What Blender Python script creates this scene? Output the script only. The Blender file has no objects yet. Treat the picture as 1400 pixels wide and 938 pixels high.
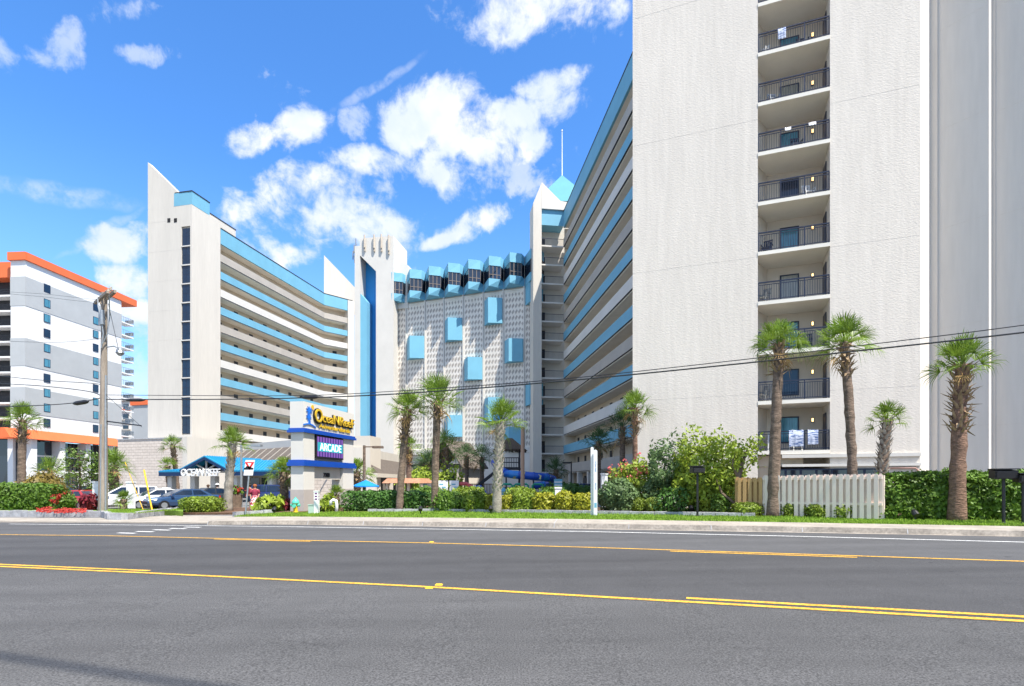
import bpy, bmesh, math, random
from mathutils import Vector, Matrix, noise
PI = math.pi
sc = bpy.context.scene
COL = sc.collection
F, CX, HY, CH, SL = 750.0, 700.0, 660.0, 1.6, 0.012

def gz(x): return SL * max(-90.0, min(70.0, x))
def at(px, py, Y): return Vector(((px-CX)/F*Y, Y, CH+(HY-py)/F*Y))
def G(px, py, up=0.0):
    u = (px-CX)/F; w = (HY-py)/F
    Y = (CH-up)/(SL*u-w)
    return Vector((u*Y, Y, SL*u*Y+up))
def V3(x, y, z=0): return Vector((x, y, z))

# ------------------------------------------------------------------ materials
MATS = {}
def mat(name, col, rough=.75, var=.12, vs=1.5, bump=0, bs=25, bstretch=None, spec=.3, metal=0, col2=None, vstretch=None,
        c2lo=.45, c2hi=.62, trans=0, emit=0, coat=0, alpha=1, fine=0):
    m = bpy.data.materials.new(name); m.use_nodes = True
    nt = m.node_tree; N = nt.nodes; L = nt.links
    bs_ = N['Principled BSDF']
    bs_.inputs['Roughness'].default_value = rough
    bs_.inputs['Metallic'].default_value = metal
    bs_.inputs['Specular IOR Level'].default_value = spec
    if coat: bs_.inputs['Coat Weight'].default_value = coat; bs_.inputs['Coat Roughness'].default_value = .05
    tc = N.new('ShaderNodeTexCoord')
    src = tc.outputs['Object']
    def mp(st):
        if not st: return src
        q = N.new('ShaderNodeMapping'); q.inputs['Scale'].default_value = st
        L.new(src, q.inputs['Vector']); return q.outputs['Vector']
    c = (*col, 1)
    if var or col2:
        nz = N.new('ShaderNodeTexNoise'); nz.inputs['Scale'].default_value = vs; nz.inputs['Detail'].default_value = 6
        nz.inputs['Roughness'].default_value = .6
        L.new(mp(vstretch), nz.inputs['Vector'])
        rp = N.new('ShaderNodeValToRGB')
        e = rp.color_ramp.elements
        if col2:
            e[0].position = c2lo; e[1].position = c2hi
            e[0].color = c; e[1].color = (*col2, 1)
        else:
            e[0].position = .3; e[1].position = .7
            e[0].color = (*[k*(1-var) for k in col], 1); e[1].color = (*[min(1, k*(1+var)) for k in col], 1)
        L.new(nz.outputs['Fac'], rp.inputs['Fac'])
        out = rp.outputs['Color']
        if fine:
            n2 = N.new('ShaderNodeTexNoise'); n2.inputs['Scale'].default_value = vs*9; n2.inputs['Detail'].default_value = 4
            L.new(mp(vstretch), n2.inputs['Vector'])
            mr = N.new('ShaderNodeMapRange'); mr.inputs['From Min'].default_value = .3; mr.inputs['From Max'].default_value = .7
            mr.inputs['To Min'].default_value = 1-fine; mr.inputs['To Max'].default_value = 1+fine
            L.new(n2.outputs['Fac'], mr.inputs['Value'])
            mx = N.new('ShaderNodeMix'); mx.data_type = 'RGBA'; mx.blend_type = 'MULTIPLY'; mx.inputs['Factor'].default_value = 1
            L.new(out, mx.inputs[6]); L.new(mr.outputs[0], mx.inputs[7]); out = mx.outputs[2]
        L.new(out, bs_.inputs['Base Color'])
    else:
        bs_.inputs['Base Color'].default_value = c; out = None
    if bump:
        nb = N.new('ShaderNodeTexNoise'); nb.inputs['Scale'].default_value = bs; nb.inputs['Detail'].default_value = 5
        L.new(mp(bstretch), nb.inputs['Vector'])
        b = N.new('ShaderNodeBump'); b.inputs['Distance'].default_value = bump; b.inputs['Strength'].default_value = 1
        L.new(nb.outputs['Fac'], b.inputs['Height']); L.new(b.outputs['Normal'], bs_.inputs['Normal'])
    if trans:
        tr = N.new('ShaderNodeBsdfTranslucent'); tr.inputs['Color'].default_value = (*[min(1, k*1.5) for k in col], 1)
        if out: L.new(out, tr.inputs['Color'])
        ms = N.new('ShaderNodeMixShader'); ms.inputs['Fac'].default_value = trans
        L.new(bs_.outputs[0], ms.inputs[1]); L.new(tr.outputs[0], ms.inputs[2])
        L.new(ms.outputs[0], N['Material Output'].inputs['Surface'])
    if emit:
        bs_.inputs['Emission Color'].default_value = c; bs_.inputs['Emission Strength'].default_value = emit
        if out: L.new(out, bs_.inputs['Emission Color'])
    MATS[name] = m
    return m

STU = (.66, .635, .60)
M = {}
M['stucco'] = mat('rough_stucco', (.655, .60, .53), .9, .035, .5, .012, 9.0, (1, 1, 1.6), vstretch=(1, 1, .09), fine=.05)
M['smooth'] = mat('smooth_wall', (.57, .53, .47), .85, .05, .6, .006, 30, vstretch=(1, 1, .12), fine=.03)
M['nbwhite'] = mat('bright_white_wall', (.74, .735, .72), .8, .05, .3)
M['side'] = mat('side_wall_paint', (.66, .61, .545), .85, .035, .5, .006, 30, vstretch=(1, 1, .1), fine=.03)#, 30, fine=.03)
M['cream'] = mat('cream_wall', (.60, .54, .46), .85, .06, .4, .006, 30)
M['white'] = mat('white_wall', (.60, .575, .53), .8, .05, .4, .004, 30)
M['beige'] = mat('beige_parapet', (.40, .365, .32), .8, .07, .5)
M['tan'] = mat('tan_corridor', (.62, .52, .40), .85, .08, .5)
M['soffit'] = mat('balcony_soffit', (.74, .70, .62), .9, .06, .6)
M['skyblue'] = mat('sky_blue_paint', (.155, .375, .50), .6, .06, .5)
M['paleblue'] = mat('pale_blue_paint', (.17, .42, .56), .6, .05, .5)
M['midblue'] = mat('shade_blue_and_lettering', (.03, .27, .62), .55, .05, .5)  # shaded tone of the pale blue paint; also colours small lettering
M['roofblue'] = mat('roof_blue_metal', (.015, .25, .45), .4, .06, .6, metal=.1, spec=.5)
M['trimblue'] = mat('royal_blue_trim', (.008, .065, .36), .35, .08, 1, spec=.5)
M['glass'] = mat('dark_glass', (.012, .02, .035), .05, 0, spec=.9)
M['glassblue'] = mat('blue_glass', (.008, .02, .045), .08, .3, .8, spec=.6)
M['glassteal'] = mat('teal_curtain_glass', (.06, .22, .30), .08, .35, 3, spec=.8, vstretch=(4, 4, .3))
M['navy'] = mat('navy_frame', (.012, .018, .045), .4, 0, spec=.5)
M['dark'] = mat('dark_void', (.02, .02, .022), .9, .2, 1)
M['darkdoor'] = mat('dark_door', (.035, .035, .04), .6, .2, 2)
M['orange'] = mat('orange_fascia', (.72, .15, .05), .6, .06, .5)
M['grayband'] = mat('gray_band', (.40, .415, .42), .8, .05, .4)
M['iron'] = mat('black_metal', (.012, .012, .014), .45, .1, 5, spec=.5)
M['steel'] = mat('galvanised_steel', (.35, .37, .38), .4, .15, 8, metal=.6)
M['brownroof'] = mat('shingle_roof', (.13, .108, .092), .9, .2, 3, .02, 14)
M['thatch'] = mat('thatch', (.12, .085, .06), .95, .35, 6, .05, 20, (4, 4, .6))
M['stone'] = mat('border_stone', (.36, .36, .37), .9, .3, 3, .02, 14)
M['pinkstone'] = mat('tile_stone', (.50, .45, .41), .85, .08, 1.2)
M['concrete'] = mat('concrete', (.32, .285, .24), .9, .2, .9, .004, 60, fine=.14)
M['curb'] = mat('curb_concrete', (.29, .255, .215), .9, .3, 1.6, .004, 60, fine=.22)
M['lot'] = mat('lot_asphalt', (.17, .165, .16), .9, .15, .5, .004, 60)
M['ground'] = mat('bare_ground', (.20, .18, .15), .95, .2, .2)
M['mulch'] = mat('mulch', (.13, .075, .045), 1, .4, 8, .03, 40)
M['lawn'] = mat('lawn_turf', (.16, .26, .028), 1, .3, 1.5, .03, 60, fine=.3)
M['blade'] = mat('grass_blade', (.20, .32, .035), .8, .3, 2, trans=.3)
M['yellow'] = mat('yellow_paint', (.60, .33, .04), .85, .2, 3, fine=.4)
M['whitepaint'] = mat('white_road_paint', (.62, .62, .60), .85, .2, 3, fine=.4)
M['screenwhite'] = mat('screen_block', (.76, .71, .64), .85, .06, .6)
M['palm'] = mat('palm_leaf', (.17, .265, .03), .45, .5, 1.6, trans=.35, spec=.4)
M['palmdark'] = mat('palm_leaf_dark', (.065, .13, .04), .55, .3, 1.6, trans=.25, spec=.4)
M['deadleaf'] = mat('dry_palm_leaf', (.34, .22, .09), .9, .3, 2, trans=.15)
M['trunk'] = mat('palm_trunk', (.165, .12, .09), .95, .5, 4, .05, 8, (1, 1, 4), vstretch=(1, 1, 2.5), fine=.45)
M['trunkred'] = mat('red_palm_trunk', (.19, .115, .08), .95, .5, 5, .05, 8, (1, 1, 3), vstretch=(1, 1, 2), fine=.45)
M['trunkgray'] = mat('gray_palm_trunk', (.28, .25, .21), .95, .4, 3, .03, 9, (1, 1, 4), fine=.25)
M['boot'] = mat('old_frond_base', (.27, .19, .115), .95, .35, 5, .01, 20)
M['bootgray'] = mat('gray_frond_base', (.44, .39, .32), .95, .3, 5, .01, 20)
M['bark'] = mat('shrub_bark', (.17, .12, .085), .95, .3, 5, .01, 20)
def leafmat(n, c, t=.26): return mat(n, c, .5, .42, 2.2, trans=t, spec=.35)
M['hedge'] = leafmat('hedge_leaf', (.105, .19, .022))
M['box'] = leafmat('boxwood_leaf', (.18, .25, .025))
M['ybox'] = leafmat('golden_boxwood_leaf', (.30, .30, .022))
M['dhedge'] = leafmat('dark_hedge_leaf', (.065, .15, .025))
M['olean'] = leafmat('oleander_leaf', (.12, .19, .07))
M['lime'] = leafmat('lime_leaf', (.28, .36, .04))
M['pine'] = leafmat('podocarpus_leaf', (.13, .21, .04))
M['redleaf'] = leafmat('red_leaf', (.19, .02, .03))
M['rust'] = leafmat('rusty_leaf', (.20, .15, .03))
M['redflower'] = mat('red_petal', (.36, .03, .02), .6, .5, 9, trans=.2)
M['pinkflower'] = mat('pink_petal', (.75, .16, .17), .6, .2, 4, trans=.2)
M['wood'] = mat('weathered_pole', (.27, .225, .18), .9, .3, 1.2, .02, 6, (6, 6, .4), vstretch=(5, 5, .35), fine=.2)
M['fencew'] = mat('white_picket', (.76, .64, .55), .75, .06, 1)
M['fencewood'] = mat('wooden_picket', (.46, .29, .125), .85, .2, 3, vstretch=(5, 5, .5))
M['plastic'] = mat('white_plastic', (.75, .75, .74), .5, .04, 2)
M['skin'] = mat('skin', (.42, .24, .16), .6, .05, 5)
M['yelplastic'] = mat('yellow_guard', (.75, .42, .02), .4, .1, 3, spec=.5)
M['screen'] = None

# asphalt with aggregate speckle
def asphalt(name, col, speck):
    m = mat(name, col, .88, .0, 1, .004, 90)
    nt = m.node_tree; N = nt.nodes; L = nt.links
    bs_ = N['Principled BSDF']
    tc = N.new('ShaderNodeTexCoord')
    n1 = N.new('ShaderNodeTexNoise'); n1.inputs['Scale'].default_value = .9; n1.inputs['Detail'].default_value = 7
    mp = N.new('ShaderNodeMapping'); mp.inputs['Rotation'].default_value = (0, 0, math.radians(19.4)); mp.inputs['Scale'].default_value = (.06, 1.0, 1)
    L.new(tc.outputs['Object'], mp.inputs['Vector']); L.new(mp.outputs[0], n1.inputs['Vector'])
    n2 = N.new('ShaderNodeTexNoise'); n2.inputs['Scale'].default_value = 58; n2.inputs['Detail'].default_value = 3; n2.inputs['Roughness'].default_value = .7
    L.new(tc.outputs['Object'], n2.inputs['Vector'])
    n3 = N.new('ShaderNodeTexNoise'); n3.inputs['Scale'].default_value = 1.7; n3.inputs['Detail'].default_value = 4
    L.new(tc.outputs['Object'], n3.inputs['Vector'])
    n4 = N.new('ShaderNodeTexNoise'); n4.inputs['Scale'].default_value = 2.6; n4.inputs['Detail'].default_value = 2
    L.new(tc.outputs['Object'], n4.inputs['Vector'])
    vo = N.new('ShaderNodeTexVoronoi'); vo.feature = 'DISTANCE_TO_EDGE'; vo.inputs['Scale'].default_value = .22
    nd = N.new('ShaderNodeTexNoise'); nd.inputs['Scale'].default_value = 1.3; nd.inputs['Detail'].default_value = 6
    L.new(tc.outputs['Object'], nd.inputs['Vector'])
    vmx = N.new('ShaderNodeMix'); vmx.data_type = 'RGBA'; vmx.blend_type = 'ADD'; vmx.inputs['Factor'].default_value = 1.6
    L.new(tc.outputs['Object'], vmx.inputs[6]); L.new(nd.outputs['Color'], vmx.inputs[7]); L.new(vmx.outputs[2], vo.inputs['Vector'])
    def mr(a, lo, hi, t0, t1):
        q = N.new('ShaderNodeMapRange'); q.inputs['From Min'].default_value = lo; q.inputs['From Max'].default_value = hi
        q.inputs['To Min'].default_value = t0; q.inputs['To Max'].default_value = t1
        L.new(a, q.inputs['Value']); return q.outputs[0]
    def mul(a, b):
        q = N.new('ShaderNodeMath'); q.operation = 'MULTIPLY'; L.new(a, q.inputs[0]); L.new(b, q.inputs[1]); return q.outputs[0]
    f = mul(mul(mr(n1.outputs['Fac'], .3, .7, .80, 1.16), mr(n2.outputs['Fac'], .32, .72, 1-speck, 1+speck*1.35)),
            mul(mr(n3.outputs['Fac'], .3, .7, .94, 1.06), mul(mr(n4.outputs['Fac'], .72, .76, 1, .68), mr(vo.outputs['Distance'], 0, .0035, .80, 1))))
    mx = N.new('ShaderNodeMix'); mx.data_type = 'RGBA'; mx.blend_type = 'MULTIPLY'; mx.inputs['Factor'].default_value = 1
    mx.inputs[6].default_value = (*col, 1); L.new(f, mx.inputs[7]); L.new(mx.outputs[2], bs_.inputs['Base Color'])
    return m
M['asph_near'] = asphalt('asphalt_near_lane', (.077, .0755, .075), .62)
M['asph_mid'] = asphalt('asphalt_turn_lane', (.058, .057, .058), .4)
M['asph_far'] = asphalt('asphalt_far_lane', (.082, .081, .082), .3)

# stone block wall
def blockmat(name, c1, c2, mortar, sx, sz, msize=.02):
    m = mat(name, c1, .9, 0, 1)
    N = m.node_tree.nodes; L = m.node_tree.links
    tc = N.new('ShaderNodeTexCoord'); sp = N.new('ShaderNodeSeparateXYZ'); cb = N.new('ShaderNodeCombineXYZ')
    L.new(tc.outputs['Object'], sp.inputs[0]); L.new(sp.outputs['X'], cb.inputs['X']); L.new(sp.outputs['Z'], cb.inputs['Y'])
    b = N.new('ShaderNodeTexBrick'); b.inputs['Scale'].default_value = 1
    b.inputs['Color1'].default_value = (*c1, 1); b.inputs['Color2'].default_value = (*c2, 1); b.inputs['Mortar'].default_value = (*mortar, 1)
    b.inputs['Brick Width'].default_value = sx; b.inputs['Row Height'].default_value = sz; b.inputs['Mortar Size'].default_value = msize
    L.new(cb.outputs[0], b.inputs['Vector'])
    nz = N.new('ShaderNodeTexNoise'); nz.inputs['Scale'].default_value = 3; nz.inputs['Detail'].default_value = 6
    L.new(tc.outputs['Object'], nz.inputs['Vector'])
    mr = N.new('ShaderNodeMapRange'); mr.inputs['To Min'].default_value = .8; mr.inputs['To Max'].default_value = 1.2
    L.new(nz.outputs['Fac'], mr.inputs['Value'])
    mx = N.new('ShaderNodeMix'); mx.data_type = 'RGBA'; mx.blend_type = 'MULTIPLY'; mx.inputs['Factor'].default_value = 1
    L.new(b.outputs['Color'], mx.inputs[6]); L.new(mr.outputs[0], mx.inputs[7]); L.new(mx.outputs[2], N['Principled BSDF'].inputs['Base Color'])
    bp = N.new('ShaderNodeBump'); bp.inputs['Distance'].default_value = .04; bp.invert = True
    L.new(b.outputs['Fac'], bp.inputs['Height']); L.new(bp.outputs[0], N['Principled BSDF'].inputs['Normal'])
    return m
M['block'] = blockmat('stone_block_wall', (.62, .54, .47), (.56, .485, .42), (.48, .42, .365), .8, .4)

# ------------------------------------------------------------------ mesh builder
LOC = {}
class MB:
    def __init__(self): self.v = []; self.f = []; self.m = []; self.mi = 0
    def quad(self, *p):
        n = len(self.v); self.v += [Vector(q) for q in p]; self.f.append(tuple(range(n, n+len(p)))); self.m.append(self.mi)
    def faces(self, vs, fs):
        n = len(self.v); self.v += [Vector(q) for q in vs]
        for f in fs: self.f.append(tuple(n+i for i in f)); self.m.append(self.mi)
    def hexa(self, c):   # 8 corners: bottom 4 ccw, top 4 ccw
        self.faces(c, [(3,2,1,0), (4,5,6,7), (0,1,5,4), (1,2,6,5), (2,3,7,6), (3,0,4,7)]); return self
    def box(self, x0, x1, y0, y1, z0, z1, fr=None):
        P = fr.p if fr else V3
        return self.hexa([P(x0,y0,z0), P(x1,y0,z0), P(x1,y1,z0), P(x0,y1,z0), P(x0,y0,z1), P(x1,y0,z1), P(x1,y1,z1), P(x0,y1,z1)])
    def prism(self, poly, d0, d1, fr):   # poly of (t,z), extruded along d
        n = len(poly); a = [fr.p(t, d0, z) for t, z in poly]; b = [fr.p(t, d1, z) for t, z in poly]
        self.faces(a+b, [tuple(range(n-1, -1, -1)), tuple(range(n, 2*n))] + [(i, (i+1) % n, n+(i+1) % n, n+i) for i in range(n)]); return self
    def plan(self, poly, z0, z1):   # poly of (x,y) extruded in z
        n = len(poly); a = [V3(x, y, z0) for x, y in poly]; b = [V3(x, y, z1) for x, y in poly]
        self.faces(a+b, [tuple(range(n-1, -1, -1)), tuple(range(n, 2*n))] + [(i, (i+1) % n, n+(i+1) % n, n+i) for i in range(n)]); return self
    def tube(self, pts, rad, n=8, cap=True):
        pts = [Vector(p) for p in pts]
        if not hasattr(rad, '__len__'): rad = [rad]*len(pts)
        vs = []; fs = []; ref = None
        for i, p in enumerate(pts):
            d = (pts[min(i+1, len(pts)-1)]-pts[max(i-1, 0)])
            if d.length < 1e-9: d = Vector((0, 0, 1))
            d.normalize()
            if ref is None: ref = Vector((0, 1, 0)) if abs(d.y) < .9 else Vector((1, 0, 0))
            a = d.cross(ref).normalized(); b = d.cross(a).normalized(); ref = -b if False else ref
            for k in range(n):
                t = 2*PI*k/n; vs.append(p+(a*math.cos(t)+b*math.sin(t))*rad[i])
        for i in range(len(pts)-1):
            for k in range(n): fs.append((i*n+k, i*n+(k+1) % n, (i+1)*n+(k+1) % n, (i+1)*n+k))
        if cap: fs += [tuple(range(n-1, -1, -1)), tuple(range((len(pts)-1)*n, len(pts)*n))]
        self.faces(vs, fs); return self
    def bar(self, a, b, w, h=None):
        a = Vector(a); b = Vector(b); h = h or w; d = (b-a).normalized()
        up = Vector((0, 0, 1)) if abs(d.z) < .95 else Vector((0, 1, 0))
        s = d.cross(up).normalized(); u = s.cross(d).normalized(); s *= w/2; u *= h/2
        return self.hexa([a-s-u, a+s-u, a+s+u, a-s+u, b-s-u, b+s-u, b+s+u, b-s+u])
    def lathe(self, prof, n=12, c=(0, 0, 0)):
        c = Vector(c); return self.tube([c+Vector((0, 0, z)) for r, z in prof], [max(r, .001) for r, z in prof], n)
    def build(self, name, mats, parent=None, smooth=False, recalc=True, world=True):
        if not isinstance(mats, (list, tuple)): mats = [mats]
        off = Vector((0, 0, 0))
        if parent is not None and world:
            r = parent
            while r.parent: r = r.parent
            off = r.location.copy()
        me = bpy.data.meshes.new(name)
        vs = [v-off for v in self.v]
        me.from_pydata(vs, [], self.f)
        for m in mats: me.materials.append(m)
        if len(mats) > 1: me.polygons.foreach_set('material_index', self.m)
        if recalc:
            bm = bmesh.new(); bm.from_mesh(me); bmesh.ops.recalc_face_normals(bm, faces=bm.faces); bm.to_mesh(me); bm.free()
        if smooth: me.polygons.foreach_set('use_smooth', [True]*len(me.polygons))
        me.update()
        o = bpy.data.objects.new(name, me); COL.objects.link(o)
        if parent is not None: o.parent = parent
        return o
class Fr:   # wall frame: t along the wall, d out of it (towards the viewer when t runs right), z up
    def __init__(self, a, b):
        self.o = Vector((a[0], a[1], 0)); e = Vector((b[0]-a[0], b[1]-a[1], 0)); self.len = e.length
        self.e = e.normalized(); self.n = Vector((self.e.y, -self.e.x, 0))
    def p(self, t, d, z): return self.o+self.e*t+self.n*d+Vector((0, 0, z))
    def t_at(self, px, d=0):
        u = (px-CX)/F; o = self.o+self.n*d
        return (u*o.y-o.x)/(self.e.x-u*self.e.y)
    def z_at(self, px, py, d=0):
        y = self.p(self.t_at(px, d), d, 0).y
        return CH+(HY-py)/F*y
def tag(o, label, cat, group=None, kind=None):
    o['label'] = label; o['category'] = cat
    if group: o['group'] = group
    if kind: o['kind'] = kind
    return o
def thing(name, label, cat, loc=(0, 0, 0), rz=0, group=None):
    o = bpy.data.objects.new(name, None); COL.objects.link(o); o.empty_display_size = .2
    o.location = Vector(loc); o.rotation_euler = (0, 0, rz)
    return tag(o, label, cat, group)
def struct(mb, name, mats, **k):
    o = mb.build(name, mats, **k); o['kind'] = 'structure'; return o
def dup(root, loc, rz=None, label=None, group=None):
    r = root.copy(); COL.objects.link(r); r.location = Vector(loc)
    if rz is not None: r.rotation_euler = (0, 0, rz)
    if label: r['label'] = label
    if group: r['group'] = group
    for ch in list(root.children):
        c = ch.copy(); COL.objects.link(c); c.parent = r
        for g in list(ch.children):
            d = g.copy(); COL.objects.link(d); d.parent = c
    return r
def text_part(name, s, size, depth, fr, t, d, z, material, parent, bold=0, width=None, align='LEFT', shear=0, spacing=1):
    cu = bpy.data.curves.new('txt', 'FONT'); cu.body = s; cu.size = size; cu.extrude = depth/2; cu.offset = bold
    cu.align_x = align; cu.shear = shear; cu.space_character = spacing; cu.resolution_u = 3
    o = bpy.data.objects.new('txt', cu); COL.objects.link(o)
    bpy.context.view_layer.update()
    dg = bpy.context.evaluated_depsgraph_get()
    me = bpy.data.meshes.new_from_object(o.evaluated_get(dg))
    bpy.data.objects.remove(o); bpy.data.curves.remove(cu)
    xs = [v.co.x for v in me.vertices]; k = 1
    if width: k = width/(max(xs)-min(xs))
    x0 = min(xs) if align == 'LEFT' else 0
    r = parent
    while r.parent: r = r.parent
    for v in me.vertices:
        v.co = fr.p(t+(v.co.x-x0)*k, d+v.co.z, z+v.co.y)-r.location
    me.materials.clear(); me.materials.append(material)
    me.name = name
    ob = bpy.data.objects.new(name, me); COL.objects.link(ob); ob.parent = parent
    return ob
# ------------------------------------------------------------------ camera, world, sun
cam = bpy.data.cameras.new('camera'); co = bpy.data.objects.new('camera', cam); COL.objects.link(co)
co.location = (0, 0, CH); co.rotation_euler = (PI/2, 0, 0)
cam.sensor_width = 36; cam.lens = 36*F/1400; cam.shift_y = (HY-469)/1400; cam.clip_end = 6000; cam.clip_start = .05
sc.camera = co
SV = Vector((.55, -.62, 1.43)).normalized()
sun = bpy.data.lights.new('sun', 'SUN'); sun.energy = 4.9; sun.angle = math.radians(.5); sun.color = (1, .945, .85)
so = bpy.data.objects.new('sun', sun); COL.objects.link(so)
so.rotation_euler = SV.to_track_quat('Z', 'Y').to_euler(); so.location = (30, -30, 80)
sc.view_settings.view_transform = 'Standard'; sc.view_settings.look = 'None'; sc.view_settings.gamma = 1
sc.view_settings.exposure = .92
w = bpy.data.worlds.new('World'); sc.world = w; w.use_nodes = True
N = w.node_tree.nodes; L = w.node_tree.links
bg = N['Background']; bg.inputs['Strength'].default_value = .14
sky = N.new('ShaderNodeTexSky'); sky.sky_type = 'NISHITA'; sky.sun_disc = False
sky.sun_elevation = math.asin(SV.z); sky.sun_rotation = math.atan2(SV.x, SV.y)
sky.air_density = 1.0; sky.dust_density = .3; sky.ozone_density = 2.5
tc = N.new('ShaderNodeTexCoord'); D = tc.outputs['Generated']
def vm(op, a, b=None):
    q = N.new('ShaderNodeVectorMath'); q.operation = op
    for i, s in enumerate((a, b)):
        if s is None: continue
        if isinstance(s, (tuple, list, Vector)): q.inputs[i].default_value = tuple(s)
        else: L.new(s, q.inputs[i])
    return q
def ma(op, a, b=None, c=None, clamp=False):
    q = N.new('ShaderNodeMath'); q.operation = op; q.use_clamp = clamp
    for i, s in enumerate((a, b, c)):
        if s is None: continue
        if isinstance(s, (int, float)): q.inputs[i].default_value = s
        else: L.new(s, q.inputs[i])
    return q.outputs[0]
def rng(a, lo, hi, t0=0, t1=1, smooth=True):
    q = N.new('ShaderNodeMapRange'); q.interpolation_type = 'SMOOTHSTEP' if smooth else 'LINEAR'
    L.new(a, q.inputs['Value'])
    for k, x in zip(('From Min', 'From Max', 'To Min', 'To Max'), (lo, hi, t0, t1)): q.inputs[k].default_value = x
    return q.outputs[0]
def noi(vec, scale, detail, rough=.55, dist=0):
    q = N.new('ShaderNodeTexNoise'); L.new(vec, q.inputs['Vector'])
    q.inputs['Scale'].default_value = scale; q.inputs['Detail'].default_value = detail; q.inputs['Roughness'].default_value = rough
    q.inputs['Distortion'].default_value = dist
    return q
# warp the direction a little so that cloud outlines billow
wn = noi(D, 5, 4); ws = vm('SUBTRACT', wn.outputs['Color'], (.5, .5, .5)); wsc = vm('SCALE', ws.outputs[0]); wsc.inputs['Scale'].default_value = .075
DW = vm('ADD', D, wsc.outputs[0]).outputs[0]
def blob(px, py, rx, ry, ang=0, vec=None):
    u = (px-CX)/F; wv = (HY-py)/F; c = Vector((u, 1, wv)); ln = c.length; c.normalize()
    a = Vector((1, 0, 0)); a = (a-c*a.dot(c)).normalized(); b = a.cross(c)*-1; b = b if b.z > 0 else -b
    ca, sa = math.cos(math.radians(ang)), math.sin(math.radians(ang))
    a2 = a*ca+b*sa; b2 = b*ca-a*sa
    k = 1/(F*ln**1.3)
    ax, bx = a2/(rx*k), b2/(ry*k)
    p = vm('DOT_PRODUCT', vec or DW, ax).outputs['Value']; q = vm('DOT_PRODUCT', vec or DW, bx).outputs['Value']
    p = ma('SUBTRACT', p, ax.dot(c)); q = ma('SUBTRACT', q, bx.dot(c))
    s = ma('MULTIPLY_ADD', p, p, ma('MULTIPLY', q, q))
    f = vm('DOT_PRODUCT', D, c).outputs['Value']
    s = ma('ADD', s, ma('MULTIPLY', ma('LESS_THAN', f, 0), 100))
    return ma('SUBTRACT', 1, s)
big = [(598,150,62,46,0), (650,195,95,45,5), (560,178,45,38,0), (715,158,88,24,14), (752,113,50,18,14), (600,242,85,26,0), (507,228,62,20,0), (735,190,40,30,0),
       (725,18,115,38,0), (690,34,66,30,0), (790,10,80,34,8),
       (342,198,34,24,0), (380,194,50,17,4), (418,186,46,24,16),
       (410,290,105,48,0), (480,298,82,46,0), (345,296,60,22,0), (385,352,46,26,0), (455,262,60,26,0), (530,300,36,24,0),
       (655,303,66,20,16), (610,322,42,10,10),
       (168,332,46,26,10), (172,384,50,28,8), (186,430,30,24,0)]
thin = [(488,172,34,22,20), (168,20,55,16,10), (72,56,36,28,0), (195,66,44,14,0), (-5,55,22,34,0), (560,270,120,24,0), (190,480,60,44,0), (700,230,90,50,0), (150,520,90,40,0)]
streak = [(515,119,92,9,27), (140,316,80,9,30), (80,256,120,20,-14)]
def mx(lst, vec=None):
    o = None
    for b_ in lst:
        v = blob(*b_, vec=vec); o = v if o is None else ma('MAXIMUM', o, v)
    return o
n1 = noi(DW, 8, 12, .64).outputs['Fac']; n2 = noi(DW, 21, 8, .62).outputs['Fac']
det = ma('ADD', ma('MULTIPLY', ma('SUBTRACT', n1, .5), 5.2), ma('MULTIPLY', ma('SUBTRACT', n2, .5), 3.4))
cb = rng(ma('ADD', ma('MAXIMUM', mx(big), -1.5), det), -.12, 1.25)
ct = rng(ma('ADD', ma('MAXIMUM', mx(thin), -1.2), ma('MULTIPLY', det, 1.5)), .1, 1.5, 0, .55)
sn = noi(D, 40, 5, .6).outputs['Fac']
cs = ma('MULTIPLY', rng(mx(streak, DW), .0, 1.0, 0, .42), rng(sn, .35, .65, .1, 1))
# broken cloud added out of view, overhead and behind, to whiten the ambient light
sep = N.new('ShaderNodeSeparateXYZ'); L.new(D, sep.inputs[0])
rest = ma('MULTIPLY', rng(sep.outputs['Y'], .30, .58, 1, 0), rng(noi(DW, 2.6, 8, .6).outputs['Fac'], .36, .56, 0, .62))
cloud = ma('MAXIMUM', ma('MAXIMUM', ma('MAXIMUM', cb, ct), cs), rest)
# sky colour, pushed to the deep blue of the place
hs = N.new('ShaderNodeHueSaturation'); hs.inputs['Saturation'].default_value = 1.12; hs.inputs['Value'].default_value = 1.0; hs.inputs['Hue'].default_value = .5
L.new(sky.outputs[0], hs.inputs['Color'])
cc = N.new('ShaderNodeMix'); cc.data_type = 'RGBA'
sh = noi(DW, 7, 5, .6).outputs['Fac']
csh = N.new('ShaderNodeMix'); csh.data_type = 'RGBA'
L.new(rng(sh, .38, .66), csh.inputs['Factor'])
csh.inputs[6].default_value = (3.2, 3.6, 4.3, 1); csh.inputs[7].default_value = (4.3, 4.35, 4.4, 1)
tint = N.new('ShaderNodeMix'); tint.data_type = 'RGBA'; tint.blend_type = 'MULTIPLY'; tint.inputs['Factor'].default_value = 1
L.new(hs.outputs[0], tint.inputs[6]); tint.inputs[7].default_value = (.62, .93, 1.2, 1)
hz = N.new('ShaderNodeMix'); hz.data_type = 'RGBA'; L.new(rng(sep.outputs['Z'], .0, .5, .42, 0), hz.inputs['Factor'])
L.new(tint.outputs[2], hz.inputs[6]); hz.inputs[7].default_value = (2.4, 3.6, 4.8, 1)
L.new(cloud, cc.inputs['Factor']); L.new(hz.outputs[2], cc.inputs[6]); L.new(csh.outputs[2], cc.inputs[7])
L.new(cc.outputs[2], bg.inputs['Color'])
sc.render.resolution_x = 1024; sc.render.resolution_y = 686
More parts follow.
